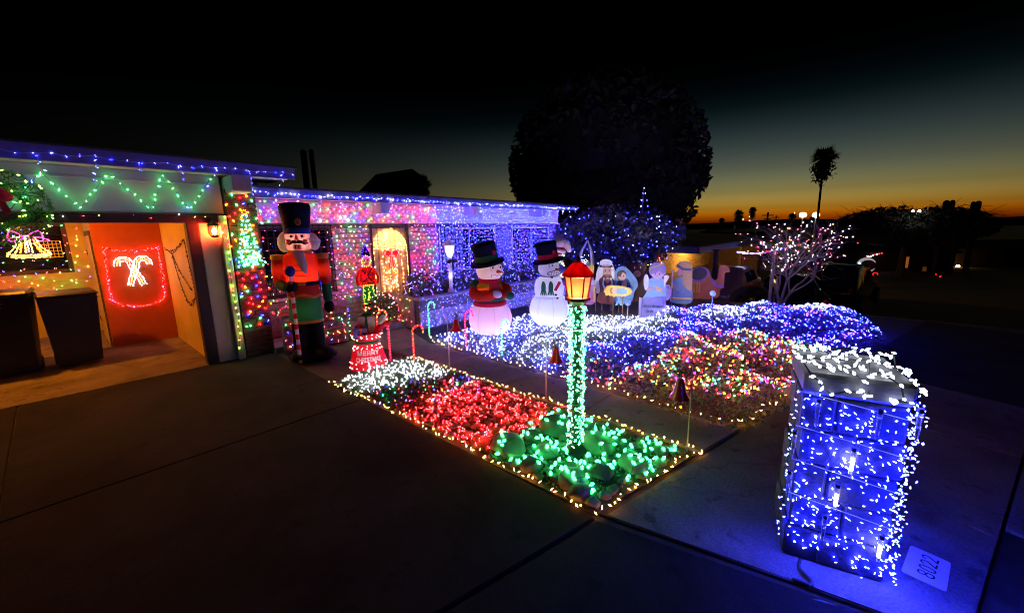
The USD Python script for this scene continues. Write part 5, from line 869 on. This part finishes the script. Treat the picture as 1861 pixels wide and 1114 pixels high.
for p in ([(-.16, 0, z0-.2), (-.2, 0, z0+.2), (-.12, 0, z0+.6), (.06, 0, z0+.98)], [(.1, 0, z0-.1), (.2, 0, z0+.2), (.19, 0, z0+.6), (.07, 0, z0+1.0)]): part(t, 'horn', tube(bez(p, 6), np.r_[np.linspace(.05, .065, 10), np.linspace(.06, .015, 9)], 8), SIL, smooth=50)
for _ in range(26):
    a = rng.normal(size=3); a *= .11/np.linalg.norm(a); part(t, 'bead', ell((a[0], a[1], z0+.3+a[2]*1.3), .05, 1), SIL, smooth=True)
part(t, 'bulbs', bulbmesh(np.array([(rng.normal()*.09, -.18, z0+.25+rng.normal()*.14) for _ in range(40)]), .009, 1.4), em('white', HUE['white'], 14.), kind='stuff'); part(t, 'stake', tube([(0, .05, 0), (0, .05, z0)], .014, 6), METAL)

# ------------------------------------------------------------------ trees
BARK = mat('bark', (.16, .13, .12), .85, var=.4, scale=14., bump=.6); DARKLEAF = mat('dark_foliage', (.05, .065, .04), .7, var=.5, scale=3.); GREYLEAF = mat('grey_foliage', (.13, .13, .12), .7, var=.5, scale=3.)
def crown(c, R3, n, s, clumps=60, core=True):
    c, R3 = np.array(c, float), np.array(R3, float); d = rng.normal(size=(clumps, 3)); d /= np.linalg.norm(d, axis=1, keepdims=True); cc = d*rng.uniform(.62, .93, (clumps, 1)); k = rng.integers(clumps, size=n)
    p = cc[k]+rng.normal(size=(n, 3))*.12; p = p/np.maximum(1, np.linalg.norm(p, axis=1, keepdims=True)/1.04)
    return leaves(c+p*R3, rng.uniform(s*.6, s*1.4, n), .5)
def tree(name, label, base, top, c, R3, n, s, leaf, tr=.3, clumps=60, group=None):
    t = thing(name, label, 'tree', base, group=group); b = np.array(base, float); c_ = np.array(c, float); m = [tube(bez([b-[0, 0, .3], b*.6+c_*.4+[.1, 0, 0], c_], 5), np.linspace(tr, tr*.4, 11), 9)]
    for _ in range(7):
        d = rng.normal(size=3); d[2] = abs(d[2])*.4; d /= np.linalg.norm(d); m.append(tube(bez([b*.5+c_*.5, c_*.8+b*.2+d*R3*.35, c_+d*R3*.75], 4), np.linspace(tr*.4, tr*.08, 9), 6))
    part(t, 'trunk', cat(*m), BARK, smooth=50); part(t, 'crown', crown(c, R3, n, s, clumps), leaf); return t
c = D(1100, 290, 22); c2 = c+[0, 0, -.4]; t = tree('shade_tree', 'huge dark round headed tree towering behind the house', (*c[:2], -1.), None, c2, (5.0, 5.0, 4.5), 42000, .19, DARKLEAF, .5, 420)
part(t, 'crown_core', ell(c2, (4.6, 4.6, 4.1), 3), DARKLEAF, smooth=True); lo = D(1092, 345, 22); part(t, 'crown', crown(lo+[.3, -.3, 0], (4.75, 4.75, 2.9), 16000, .19, 220), DARKLEAF); part(t, 'crown_core', ell(lo+[.3, -.3, 0], (4.4, 4.4, 2.6), 3), DARKLEAF, smooth=True)
c = D(1122, 430, 14.2); t = tree('yard_tree', 'grey leaved yard tree strung with blue lights behind the nativity', (*c[:2], -.1), None, c, (2.45, 2.1, 1.05), 9000, .085, GREYLEAF, .13, 120); yc = c
P = []
while len(P) < 105:
    d = rng.normal(size=3); d /= np.linalg.norm(d)
    if d@np.array([-.75, -.62, 0]) > .1 and d[2] < .75: P.append(yc+d*[2.5, 2.15, 1.1]*rng.uniform(.85, 1.02))
lights('string_lights', 'blue lights scattered through the grey yard tree', P, dict(blue=.7, ice=.3), .0145, 1.6, 14., [chain(P)], .003, wirecol='wire_dark')
top = D(1171, 342, 13.2); P = [top]+[np.array([*(D(1171+s*w, y, 13.2))]) for y, w in ((352, 2), (364, 5), (375, 6), (386, 8), (397, 13), (405, 18), (415, 23), (425, 31)) for s in (-1, 1)]
t = lights('spire_lights', 'slim spire of blue lights rising from the top of the yard tree', P, dict(blue=.4, ice=.6), .0145, 1.6, 18., [np.array(P[::2]), np.array([P[0]]+P[1::2])], .004, wirecol='wire_dark'); part(t, 'pole', tube([top+[.05, .05, -2.2], top+[.05, .05, .05]], .02, 6), METAL)
c = D(1167, 466, 17.); tree('yard_bush', 'round bush covered in red and white lights behind the angel', (*c[:2], -.6), None, c, (.8, .7, .75), 1500, .07, DARKLEAF, .05, 40)
lights('string_lights', 'red and white lights heaped on the round bush behind the angel', dome(130, *c[:2], .82, .8, c[2]-.3, .9), dict(red=.3, white=.28, amber=.3, blue=.12), .014, 1.5, 16.)
# bare tree
b = D(1417, 548, 13); b[2] = float(gz(b[0], b[1])); t = thing('bare_tree', 'leafless small tree with pale twigs at the far end of the shrub bed', 'tree', b)
rng_was, rng = rng, np.random.default_rng(35)
br, tips = [], []
side = np.cross(FW, [0, 0, 1]); side /= np.linalg.norm(side)
def grow(p, d, L, r, lev):
    n = 5; q = [p]; 
    for _ in range(n): d = d+rng.normal(size=3)*.14+[0, 0, .02]; d /= np.linalg.norm(d); q.append(q[-1]+d*L/n)
    br.append((lev, tube(q, np.linspace(r, r*.6, n+1), 6 if lev < 2 else 4 if lev < 4 else 3, False))); tips.append(q[-1]); tips.append(q[2])
    if lev >= 6: return
    for _ in range(3 if lev < 3 else 2):
        e = d+rng.normal(size=3)*.62; e[2] = e[2]*.6+.3; e /= np.linalg.norm(e); grow(q[-1] if rng.random() < .6 else q[3], e, L*rng.uniform(.62, .85), r*.56, lev+1)
for dx_ in (.15, -.15, .55): grow(b+[0, 0, -.1], np.array([side[0]*dx_, side[1]*dx_, 1.])/math.sqrt(1+dx_*dx_), 1.12, .05, 0)
rng = rng_was
TW = mat('pale_bark', (.34, .28, .33), .8, var=.3, scale=12.); part(t, 'trunk', cat(*[m for l, m in br if l < 2]), TW, smooth=60); part(t, 'branch', cat(*[m for l, m in br if 2 <= l < 4]), TW, kind='stuff'); part(t, 'twigs', cat(*[m for l, m in br if l >= 4]), TW, kind='stuff')
tp = np.array(tips); tp = tp[tp[:, 2] > .75]; P = tp[rng.permutation(len(tp))[:210]]; lights('string_lights', 'pinkish lights scattered over the leafless tree', P, dict(pink=.22, red=.05, white=.43, warm=.3), .0098, 1.6, 11., [chain(P)], .003, wirecol='wire_dark')
# palms
def palm(x, ytop, d, label, R_, grp=None, ybase=415, lean=.2, skirt=1.):
    tpt = D(x, ytop, d); g = float(gz(tpt[0], tpt[1])); t = thing('palm_tree', label, 'palm tree', (tpt[0], tpt[1], g), group=grp); base = np.array([tpt[0]+lean, tpt[1]-lean, g-.3]); trk = bez([base, base*.5+tpt*.5+[.12*R_, 0, 0], tpt], 6)
    part(t, 'trunk', tube(trk, np.linspace(.08*R_, .06*R_, len(trk)), 9), BARK, smooth=60); fr_ = []
    for i in range(115):
        el_, az = rng.uniform(-1.15, 1.35), rng.uniform(0, 2*PI); dd = np.array([math.cos(az)*math.cos(el_), math.sin(az)*math.cos(el_), math.sin(el_)]); L_ = R_*rng.uniform(.55, 1.) if el_ > -.4 else R_*rng.uniform(.5, .75)
        e = tpt+dd*L_*.5; sd = np.cross(dd, [0, 0, 1.]); sd /= np.linalg.norm(sd)+1e-9; nb = np.cross(sd, dd); fr_.append(tube([tpt, e], .02*R_, 3, False))
        for k_ in np.linspace(-1.2, 1.2, 11):
            v_ = dd*math.cos(k_)+sd*math.sin(k_); en = e+v_*L_*.55*rng.uniform(.8, 1.1)-[0, 0, .12*R_*abs(k_)]; wv = np.cross(v_, nb)*.06*R_; fr_.append((np.array([e-wv, e+wv, en]), np.array([[0, 1, 2]])))
    part(t, 'fronds', cat(*fr_), DARKLEAF, kind='stuff')
    sk = rng.normal(size=(420, 3))*[.24*R_, .24*R_, .3*R_]+tpt-[0, 0, .75*R_*skirt]; part(t, 'dead_fronds', leaves(sk, .15*R_, .25, .6), BARK, kind='stuff')
palm(1497, 289, 60, 'tall lone fan palm standing black against the sunset', 2.3)
palm(1312, 402, 150, 'short far palm at the edge of the big tree', 1.6); palm(1343, 391, 150, 'far palm with a shaggy crown left of the utility pole', 2.4); palm(1368, 384, 140, 'far slim palm just left of the utility pole', 1.8); palm(1440, 395, 150, 'far small palm left of the floodlights', 2.); palm(1477, 397, 170, 'far small palm between the floodlights', 1.8)
palm(768, 338, 26, 'small palm crown peeping over the roof beside the cooler', .8); palm(948, 352, 30, 'spiky plant tip peeping over the roof end', .45)
def pole(x, ytop, d, label, arms=True):
    tp_ = D(x, ytop, d); g = float(gz(tp_[0], tp_[1])); t = thing('utility_pole', label, 'utility pole', (tp_[0], tp_[1], g)); part(t, 'pole', tube([(tp_[0], tp_[1], g-.2), tp_], .13, 8), BARK)
    s_ = side*.9
    for q in (.45, 1.0) if arms else (.4,): part(t, 'crossarm', hull(np.vstack([[tp_+a*s_*(1 if q < .6 else .6)+[0, 0, -q+z]+b_*FW*.05 for a in (-1, 1) for z in (-.06, .06) for b_ in (-1, 1)]])), BARK)
pole(1396, 386, 62, 'utility pole with two crossarms left of the floodlights'); pole(1411, 392, 90, 'thinner farther utility pole', False); pole(1541, 396, 95, 'short far utility pole beside the spreading tree', False)
for x, y, lab in ((1459, 391, 'left floodlight of the bright pair on a tall far pole'), (1483, 391, 'right floodlight of the bright pair on a tall far pole')):
    p = D(x, y, 105); g = float(gz(p[0], p[1])); t = thing('floodlight', lab, 'floodlight', (p[0], p[1], g)); part(t, 'pole', tube([(p[0], p[1], g-.2), p+[0, 0, -.3]], .09, 8), METAL); part(t, 'housing', xf(box((-.5, -.2, -.45), (.5, .6, .45), .05), p+[.45, .4, 0], rz=yaw-PI/2), METAL); part(t, 'lamp', ell(p-[.7, .1, 0], (.75, .75, .62), 2), em('floodlight', (1., .86, .62), 60.))
# dark spreading tree, saguaros
c = D(1650, 412, 28); t = tree('spreading_tree', 'wide dark thorny tree spreading over the right hand houses', (*c[:2], -1.3), None, c, (4.4, 4.0, 1.35), 14000, .12, DARKLEAF, .25, 150)
tw = []
for _ in range(240):
    a, el_ = rng.uniform(0, 2*PI), rng.uniform(-.1, 1.2); d_ = np.array([math.cos(a)*math.cos(el_), math.sin(a)*math.cos(el_), math.sin(el_)]); e = c+d_*[3.7, 3.4, 1.15]; tw.append(tube([e, e+d_*[.7, .7, .3]+rng.normal(size=3)*.12, e+d_*[1.3, 1.3, .45]+rng.normal(size=3)*.25+[0, 0, -.12]], [.03, .02, .008], 3, False))
part(t, 'twigs', cat(*tw), BARK, kind='stuff'); part(t, 'crown_core', ell(c-[0, 0, .3], (3.9, 3.6, 1.1), 3), DARKLEAF, smooth=True)
def saguaro(x, ytop, d, r, label, arms=()):
    tp_ = D(x, ytop, d); g = float(gz(tp_[0], tp_[1])); t = thing('saguaro', label, 'cactus', (tp_[0], tp_[1], g)); CACT = mat('cactus_green', (.05, .07, .04), .7, var=.3)
    part(t, 'trunk', capsule([(tp_[0], tp_[1], g-.2), (tp_[0], tp_[1], (g+tp_[2])/2), tp_-[0, 0, r]], r, 12), CACT, smooth=True)
    for s_, z0_, z1_ in arms: a0 = tp_*[1, 1, 0]+[0, 0, tp_[2]-z0_]; o = side*s_; part(t, 'arm', capsule([a0, a0+o*.6, a0+o+[0, 0, .3], a0+o+[0, 0, z0_-z1_]], r*.75, 10), CACT, smooth=True)
saguaro(1721, 364, 34, .22, 'saguaro with one arm rising out of the dark spreading tree', [(.5, 1.2, .15)]); saguaro(1779, 365, 34, .2, 'tall saguaro standing alone near the right edge', [(-.42, 1.2, .2)]); saguaro(1748, 381, 34, .16, 'short saguaro stem between the two tall ones'); saguaro(1333, 408, 110, .5, 'far stubby saguaro stem left of the palms')
saguaro(551, 272, 18, .14, 'dark slender cactus stem rising behind the carport roof', [(.35, 2.4, .1)])

# ------------------------------------------------------------------ neighbour's carport house, cars, far houses
g0 = -1.1
h2 = thing('neighbour_house', 'neighbouring house with a blue eaved carport and a lamplit pale brick wall', 'house', (22, 7, g0)); NB = [mat(f'pale_brick_{n}', c, .8, var=.3, scale=9., bump=.4) for n, c in (('a', (.6, .46, .28)), ('b', (.5, .37, .22)))]
part(h2, 'wall', box((19.5, 8., g0-.3), (28.6, 8.2, 1.15)), MORTAR); courses(h2, 19.5, 28.6, g0+.85, 1.14, 8., .42, .13, .02, NB)
part(h2, 'side_wall', box((28.6, 5.2, g0-.3), (28.8, 9.9, 1.15)), BROWN); part(h2, 'fascia', box((16.6, 5.0, 1.16), (32, 5.06, 1.46), .01), FASCIA); part(h2, 'roof', prism([(4.96, 1.465), (10, 1.75), (15, 1.4), (15, 1.3), (10, 1.65), (4.96, 1.4+.01)], 15.5, (16.5, 0, 0), (0, 1, 0), (0, 0, 1)), ROOF)
part(h2, 'fascia', box((16.54, 5.062, 1.16), (16.597, 10, 1.44), .01), FASCIA)
part(h2, 'ceiling', box((16.6, 5.07, 1.155), (28.6, 7.97, 1.2)), WHITE)
for x, y in ((24.9, 5.3),): part(h2, 'post', box((x, y, g0-.1), (x+.14, y+.14, 1.15), .01), TRIM)
part(h2, 'wall', box((28.8, 5.6, g0-.3), (32, 5.75, 1.15)), BROWN); part(h2, 'back_wall', box((19.5, 13.5, g0-.3), (30, 13.7, 1.4)), BLOCK)
t = thing('dark_post', 'dark square post standing in front of the silver hatchback', 'post', (16.7, 4.42, -1.)); part(t, 'shaft', box((16.62, 4.34, -1.15), (16.78, 4.5, 1.28), .01), TRIM); part(t, 'cap', box((16.59, 4.31, 1.282), (16.81, 4.53, 1.33), .01), TRIM)
t = thing('porch_lamp', 'warm lamp under the neighbouring carport roof', 'lamp', (23.6, 6.9, .9)); part(t, 'shade', lathe([(.0, 1.15), (.1, 1.14), (.11, 1.09), (0, 1.12)], 16, (23.6, 6.9, 0)), WHITE); part(t, 'bulb', ell((23.6, 6.9, 1.06), .07, 2), em('neighbour_lamp', (1., .45, .08), 1900.))
P = along(sag(onY(1340, 458, 5.0)*[1, 1, 1], D(1420, 452, 14), .12, 14), .11, .02); lights('string_lights', 'short string of mixed lights between neighbouring roof and pale post', P, dict(red=.35, white=.25, blue=.25, green=.15), .0135, 1.5, 17., [P], .004)
P = np.vstack([along(sag(D(1425, 450, 13.6), D(1470, 436, 13.6), .08), .09, .01)]); lights('string_lights', 'short string of mixed lights sagging through the leafless tree', P, dict(red=.4, white=.3, blue=.3), .0125, 1.5, 17., [P], .004)
p = D(1401, 520, 14); t = thing('white_post', 'plain pale post beside the leafless tree', 'post', (p[0], p[1], float(gz(p[0], p[1])))); g = float(gz(p[0], p[1])); part(t, 'shaft', box((p[0]-.045, p[1]-.045, g-.1), (p[0]+.045, p[1]+.045, 1.32), .008), WHITE); part(t, 'cap', box((p[0]-.06, p[1]-.06, 1.322), (p[0]+.06, p[1]+.06, 1.36), .01), WHITE)
RUB = mat('tyre_rubber', (.02, .02, .022), .8, var=.2); CARGL = mat('car_glass', (.015, .015, .02), .04, spec=.9)
def car(label, x, y, z, rot, paint, L_=4.5, H_=1.6, W_=1.8, suv=True, group=None):
    t = thing('parked_car', label, 'car', (x, y, z), rot, local=True, group=group); w = W_/2
    st = [(-L_/2, .45, .75, .75, .75), (-L_/2+.08, .3, .95, .97, .86), (-L_*.42, .25, 1.0, H_*.78 if suv else 1.02, .9), (-L_*.3, .25, 1.0, H_-.05 if suv else H_*.8, .92), (-L_*.1, .25, .98, H_, .93), (L_*.08, .25, .96, H_-.03, .93), (L_*.24, .25, .95, 1.0, .92), (L_*.4, .25, .85, .88, .88), (L_/2-.08, .28, .72, .75, .8), (L_/2, .42, .6, .62, .66)]
    V = []
    for xx, zb_, zbelt, zt, ww in st:
        a = w*ww; r_ = a*.74 if zt > zbelt+.05 else a*.9; V.append([(xx, -a*.93, zb_), (xx, -a, (zb_+zbelt)/2), (xx, -a*.97, zbelt), (xx, -r_, max(zt-.05, zbelt+.005)), (xx, -r_*.75, zt), (xx, r_*.75, zt), (xx, r_, max(zt-.05, zbelt+.005)), (xx, a*.97, zbelt), (xx, a, (zb_+zbelt)/2), (xx, a*.93, zb_)])
    V = np.array(V); n, m = V.shape[:2]; i, j = np.meshgrid(np.arange(n-1), np.arange(m), indexing='ij'); q = np.stack([i*m+j, (i+1)*m+j, (i+1)*m+(j+1) % m, i*m+(j+1) % m], -1).reshape(-1, 4)
    f = np.vstack([q[:, [0, 2, 1]], q[:, [0, 3, 2]], [[0, k_, k_+1] for k_ in range(1, m-1)], [[(n-1)*m, (n-1)*m+k_+1, (n-1)*m+k_] for k_ in range(1, m-1)]])
    part(t, 'body', (V.reshape(-1, 3), f), paint, smooth=40)
    for s_ in (2, 7):
        o = (3, 6)[s_ == 7]; p_ = []
        for a, b in ((3, 4), (4, 5)):
            A, B, C_, D_ = V[a, s_], V[b, s_], V[b, o], V[a, o]; k_ = lambda P_: P_*1.0+(0, (-.012 if s_ == 2 else .012), 0)
            e0, e1 = (.12, .95) if a == 3 else (.04, .9); qd_ = [A+(B-A)*e0, A+(B-A)*e1, D_+(C_-D_)*e1, D_+(C_-D_)*e0]; qd_ = [q_+(np.array([0, 0, .05]) if ii < 2 else [0, 0, -.05]) for ii, q_ in enumerate(qd_)]; P4 = np.array([k_(q_) for q_ in qd_]); part(t, 'side_window', hull(np.vstack([P4, P4+[0, (.02 if s_ == 2 else -.02), 0]])), CARGL)
    for nm, a, b in (('windscreen', 6, 5), ('rear_window', 2 if suv else 3, 3 if suv else 4)):
        A, B, C_, D_ = V[a, 3], V[a, 6], V[b, 6], V[b, 3]; c_ = (A+B+C_+D_)/4; P4 = np.array([c_+(q_-c_)*.88 for q_ in (A, B, C_, D_)]); nrm = np.cross(B-A, D_-A); nrm /= np.linalg.norm(nrm); nrm *= np.sign(nrm[2]+1e-9); part(t, nm, hull(np.vstack([P4+nrm*.012, P4-nrm*.02])), CARGL)
    for xx in (-L_*.31, L_*.31):
        for s_ in (-1, 1):
            wh = part(t, 'wheel', xf(lathe([(.0, -.1), (.3, -.1), (.33, -.07), (.33, .07), (.3, .1), (0, .1)], 20), (xx, s_*w*.9, .33), rx=PI/2), RUB, smooth=40); part(wh, 'rim', xf(lathe([(.0, -.012), (.2, -.01), (.21, .0), (0, .004)], 12), (xx, s_*(w*.9+.105), .33), rx=-s_*PI/2), METAL)
    for s_ in (-1, 1): part(t, 'headlight', ell((L_/2-.06, s_*w*.55, .62), (.06, .16, .07), 2), mat('lamp_glass', (.5, .5, .52), .1)); part(t, 'tail_light', ell((-L_/2+.05, s_*w*.7, .85), (.06, .1, .12), 2), mat('tail_red', (.25, .01, .01), .2))
    [part(t, 'roof_rail', tube(bez([(-L_*.3, s_*w*.66, H_-.04), (-L_*.1, s_*w*.68, H_+.03), (L_*.07, s_*w*.66, H_-.01)], 5), .02, 5), METAL) for s_ in (-1, 1)]; return t
SILV = mat('silver_paint', (.3, .28, .29), .25, .5, var=.08, coat=.6); NIGHT = mat('dark_car_paint', (.012, .012, .015), .15, .2, var=.1, coat=1.)
car('silver hatchback parked beside the neighbouring carport', 19.1, 4.5, float(gz(19.1, 0))-.02, PI*.985, SILV); car('black car parked in the dark behind the pale post', 18.3, 2.2, float(gz(18.3, 2))-.05, .3, NIGHT, 4.7, 1.55, suv=False); car('long black car with a pale roof edge beyond the leafless tree', 22.2, .7, float(gz(22, 0))-.05, -.15, NIGHT, 4.9, 1.75)
def farhouse(x, ytop, ybot, wpx, d, label, wins=(), mt=None):
    a, b_ = D(x, ytop, d), D(x+wpx, ytop, d); g = min(float(gz(a[0], a[1])), float(gz(b_[0], b_[1])))-.3; u = (b_-a)*[1, 1, 0]; W_ = np.linalg.norm(u); u /= W_; dp = np.array([FW[0], FW[1], 0]); dp /= np.linalg.norm(dp); t = thing('far_house', label, 'house', (a[0], a[1], g)); zt = max(a[2], g+1.5)
    Q = lambda s_, k_, z: a*[1, 1, 0]+u*s_+dp*k_+[0, 0, z]
    part(t, 'wall', hull([Q(s_, k_, z) for s_ in (0, W_) for k_ in (0, 7) for z in (g, zt)]), mt or BROWN); part(t, 'roof', hull([Q(s_, k_, zt+.004) for s_ in (-.4, W_+.4) for k_ in (-.5, 7.4)]+[Q(s_, k_, zt+.18) for s_ in (-.4, W_+.4) for k_ in (-.5, 7.4)]+[Q(s_, 3.5, zt+.9) for s_ in (0, W_)]), ROOF)
    for wx, wy, ww, wh, col, st in wins:
        c0 = D(wx, wy, d); s_ = (c0-a)@u; z = c0[2]; wd, hh_ = ww*d/FPX, wh*d/FPX; f_ = part(t, 'window', hull([Q(s_+q, k_, z+r_) for q in (-wd/2-.06, wd/2+.06) for k_ in (-.05, .02) for r_ in (-hh_/2-.06, hh_/2+.06)]), TRIM); part(f_, 'pane', hull([Q(s_+q, k_, z+r_) for q in (-wd/2, wd/2) for k_ in (-.08, -.045) for r_ in (-hh_/2, hh_/2)]), em('far_window', col, st) if st else GLASS)
    return t
farhouse(1580, 462, 530, 150, 36, 'dark low house across the street with a string of lights on its eave', [(1650, 477, 5, 20, (.9, .25, .03), .28), (1684, 490, 7, 9, (.6, .22, .04), .1)])
farhouse(1720, 455, 540, 220, 44, 'dark house at the right edge with one bright porch lamp', [(1790, 488, 16, 10, (.5, .2, .05), 0)])
farhouse(1300, 424, 450, 90, 95, 'low far house under the distant palms', [(1308, 428, 16, 3, (.7, .8, 1.), .5)]); farhouse(1520, 436, 470, 60, 70, 'low dark house under the lone palm', [])
def glow(name, label, cat_, x, y, d, r, col, st, body=True):
    p = D(x, y, d); t = thing(name, label, cat_, p); part(t, 'lamp', ell(p, r, 2), em(name, col, st)); part(t, 'bracket', cat(box(p+[-.03, .0, r*.8], p+[.03, .4, r*.8+.06]), ell(p+[0, .02, r*1.0], (r*.9, r*.9, r*.25), 1)), IRON); return t
glow('porch_lamp', 'bright orange porch lamp on the dark house at the right', 'lamp', 1741, 484, 43, .15, (1., .55, .15), 60.); glow('yard_lamp', 'tiny warm lamp in the dark near the right edge', 'lamp', 1822, 487, 45, .05, (1., .6, .25), 14.); glow('street_lamp', 'small warm lamp among the far roofs left of the palms', 'lamp', 1333, 433, 80, .16, (1., .6, .2), 16.)
for k_, (x, y) in enumerate(((1659, 384), (1671, 384))): glow('tree_lamp', f'white far lamp shining through the spreading tree, {("left", "right")[k_]} one of two', 'lamp', x, y, 25, .07, (1., .9, .8), 25.)
P = along([D(1566, 470, 35), D(1603, 460, 35)], .2, .03); lights('string_lights', 'slanting string of lights on the far dark house eave', P, dict(red=.35, white=.3, blue=.2, green=.15), .035, 1.5, 9., [P], .01)
P = np.vstack([along([D(x0, y0, 30), D(x1, y1, 30)], .16, .06) for x0, y0, x1, y1 in ((1716, 516, 1726, 522), (1736, 524, 1752, 527), (1704, 498, 1712, 510))]); lights('string_lights', 'few red and white lights low in the dark garden at the right', P, dict(red=.7, white=.2, ice=.1), .03, 1.4, 6.)
P = np.vstack([along([D(1449+k_*9, 524+(k_ % 3)*3, 16.5), D(1453+k_*9, 520+(k_ % 2)*5, 16.5)], .07, .05) for k_ in range(11)]); lights('string_lights', 'dim scattered white specks of lights low beyond the leafless tree', P, dict(warm=.6, white=.4), .008, 1.4, 7.)
p = D(1586, 503, 24); t = thing('candy_cane', 'small far red lit candy cane in the dark yard across the street', 'candy cane', (p[0], p[1], float(gz(p[0], p[1]))), face(p[0], p[1]), local=True); g = p[2]-float(gz(p[0], p[1])); q = [(0, 0, -.05), (0, 0, g+.15)]+[(.1-.1*math.cos(a), 0, g+.15+.1*math.sin(a)) for a in np.linspace(.5, PI, 6)]; part(t, 'stick', tube(q, .018, 6), NWHITE); part(t, 'bulbs', bulbmesh(along(q[1:], .06)-[0, .025, 0], .02, 1.3), em('red', HUE['red'], 12.), kind='stuff')
p = D(1574, 482, 33); t = thing('moon_figure', 'white lit crescent moon figure against the far dark house', 'light figure', p-[0, 0, .6], face(p[0], p[1]), local=True); ph = np.linspace(.5, 2*PI-.5, 20); cr_ = [(.62*math.cos(a), .62*math.sin(a)+.6) for a in ph]+[(.12+.5*math.cos(a), .42*math.sin(a)+.6) for a in ph[::-1]]; part(t, 'panel', prism(cr_, .05), em('moon_panel', (.6, .6, .62), .45)); part(t, 'lamp', ell((-.42, -.06, .72), .1, 1), em('moon_lamp', (.9, .9, 1.), 6.)); part(t, 'stake', tube([(0, .06, -1.2), (-.4, .06, .3)], .02, 5), METAL)
# rubbish bins in the carport
for k_, (x, lab) in enumerate(((-.66, 'black wheeled bin on the left in the dark carport'), (.06, 'black wheeled bin on the right in the dark carport'))):
    t = thing('wheeled_bin', lab, 'bin', (x, 10.3, 0), .05 if k_ else -.08, local=True)
    hgt = 1.36-.08*k_; part(t, 'body', hull([(s_*a, b, z) for s_ in (-1, 1) for a, b, z in ((.27, -.26, .06), (.27, .2, .06), (.34, -.36, hgt-.08), (.34, .34, hgt-.08))]), BLACK); part(t, 'lid', box((-.36, -.39, hgt-.075), (.36, .38, hgt), .03), BLACK); part(t, 'handle', tube([(-.24, .4, hgt-.05), (.24, .4, hgt-.05)], .018, 7), BLACK)
    for s_ in (-1, 1): part(t, 'wheel', xf(lathe([(.0, -.03), (.1, -.03), (.1, .03), (0, .03)], 16), (s_*.25, .24, .1), ry=PI/2), RUB)
    if not k_: part(t, 'emblem', xf(tube([(.05*math.cos(a), 0, .05*math.sin(a)) for a in np.linspace(.2, 5.5, 12)], .012, 5), (.02, -.37, hgt-.19)), mat('bin_mark', (.25, .06, .03), .6))
c = thing('hills', None, None, (700, 0, 0), kind='structure'); hp_ = []
for i in range(60):
    a = math.radians(-60+i*2.6); r_ = 820; x, y = r_*math.cos(a), r_*math.sin(a); hp_ += [(x, y, -4), (x*1.08, y*1.08, 5+9*meshkit.noise(np.array([i*.23, 1., 1.]), 3)), (x*1.2, y*1.2, -4)]
k = np.arange(59)*3; part(c, 'ridge', (np.array(hp_), np.vstack([np.stack([k+a, k+3+a, k+4+a, k+1+a], 1)[:, q] for a in (0, 1) for q in ([0, 1, 2], [0, 2, 3])])), EARTH)
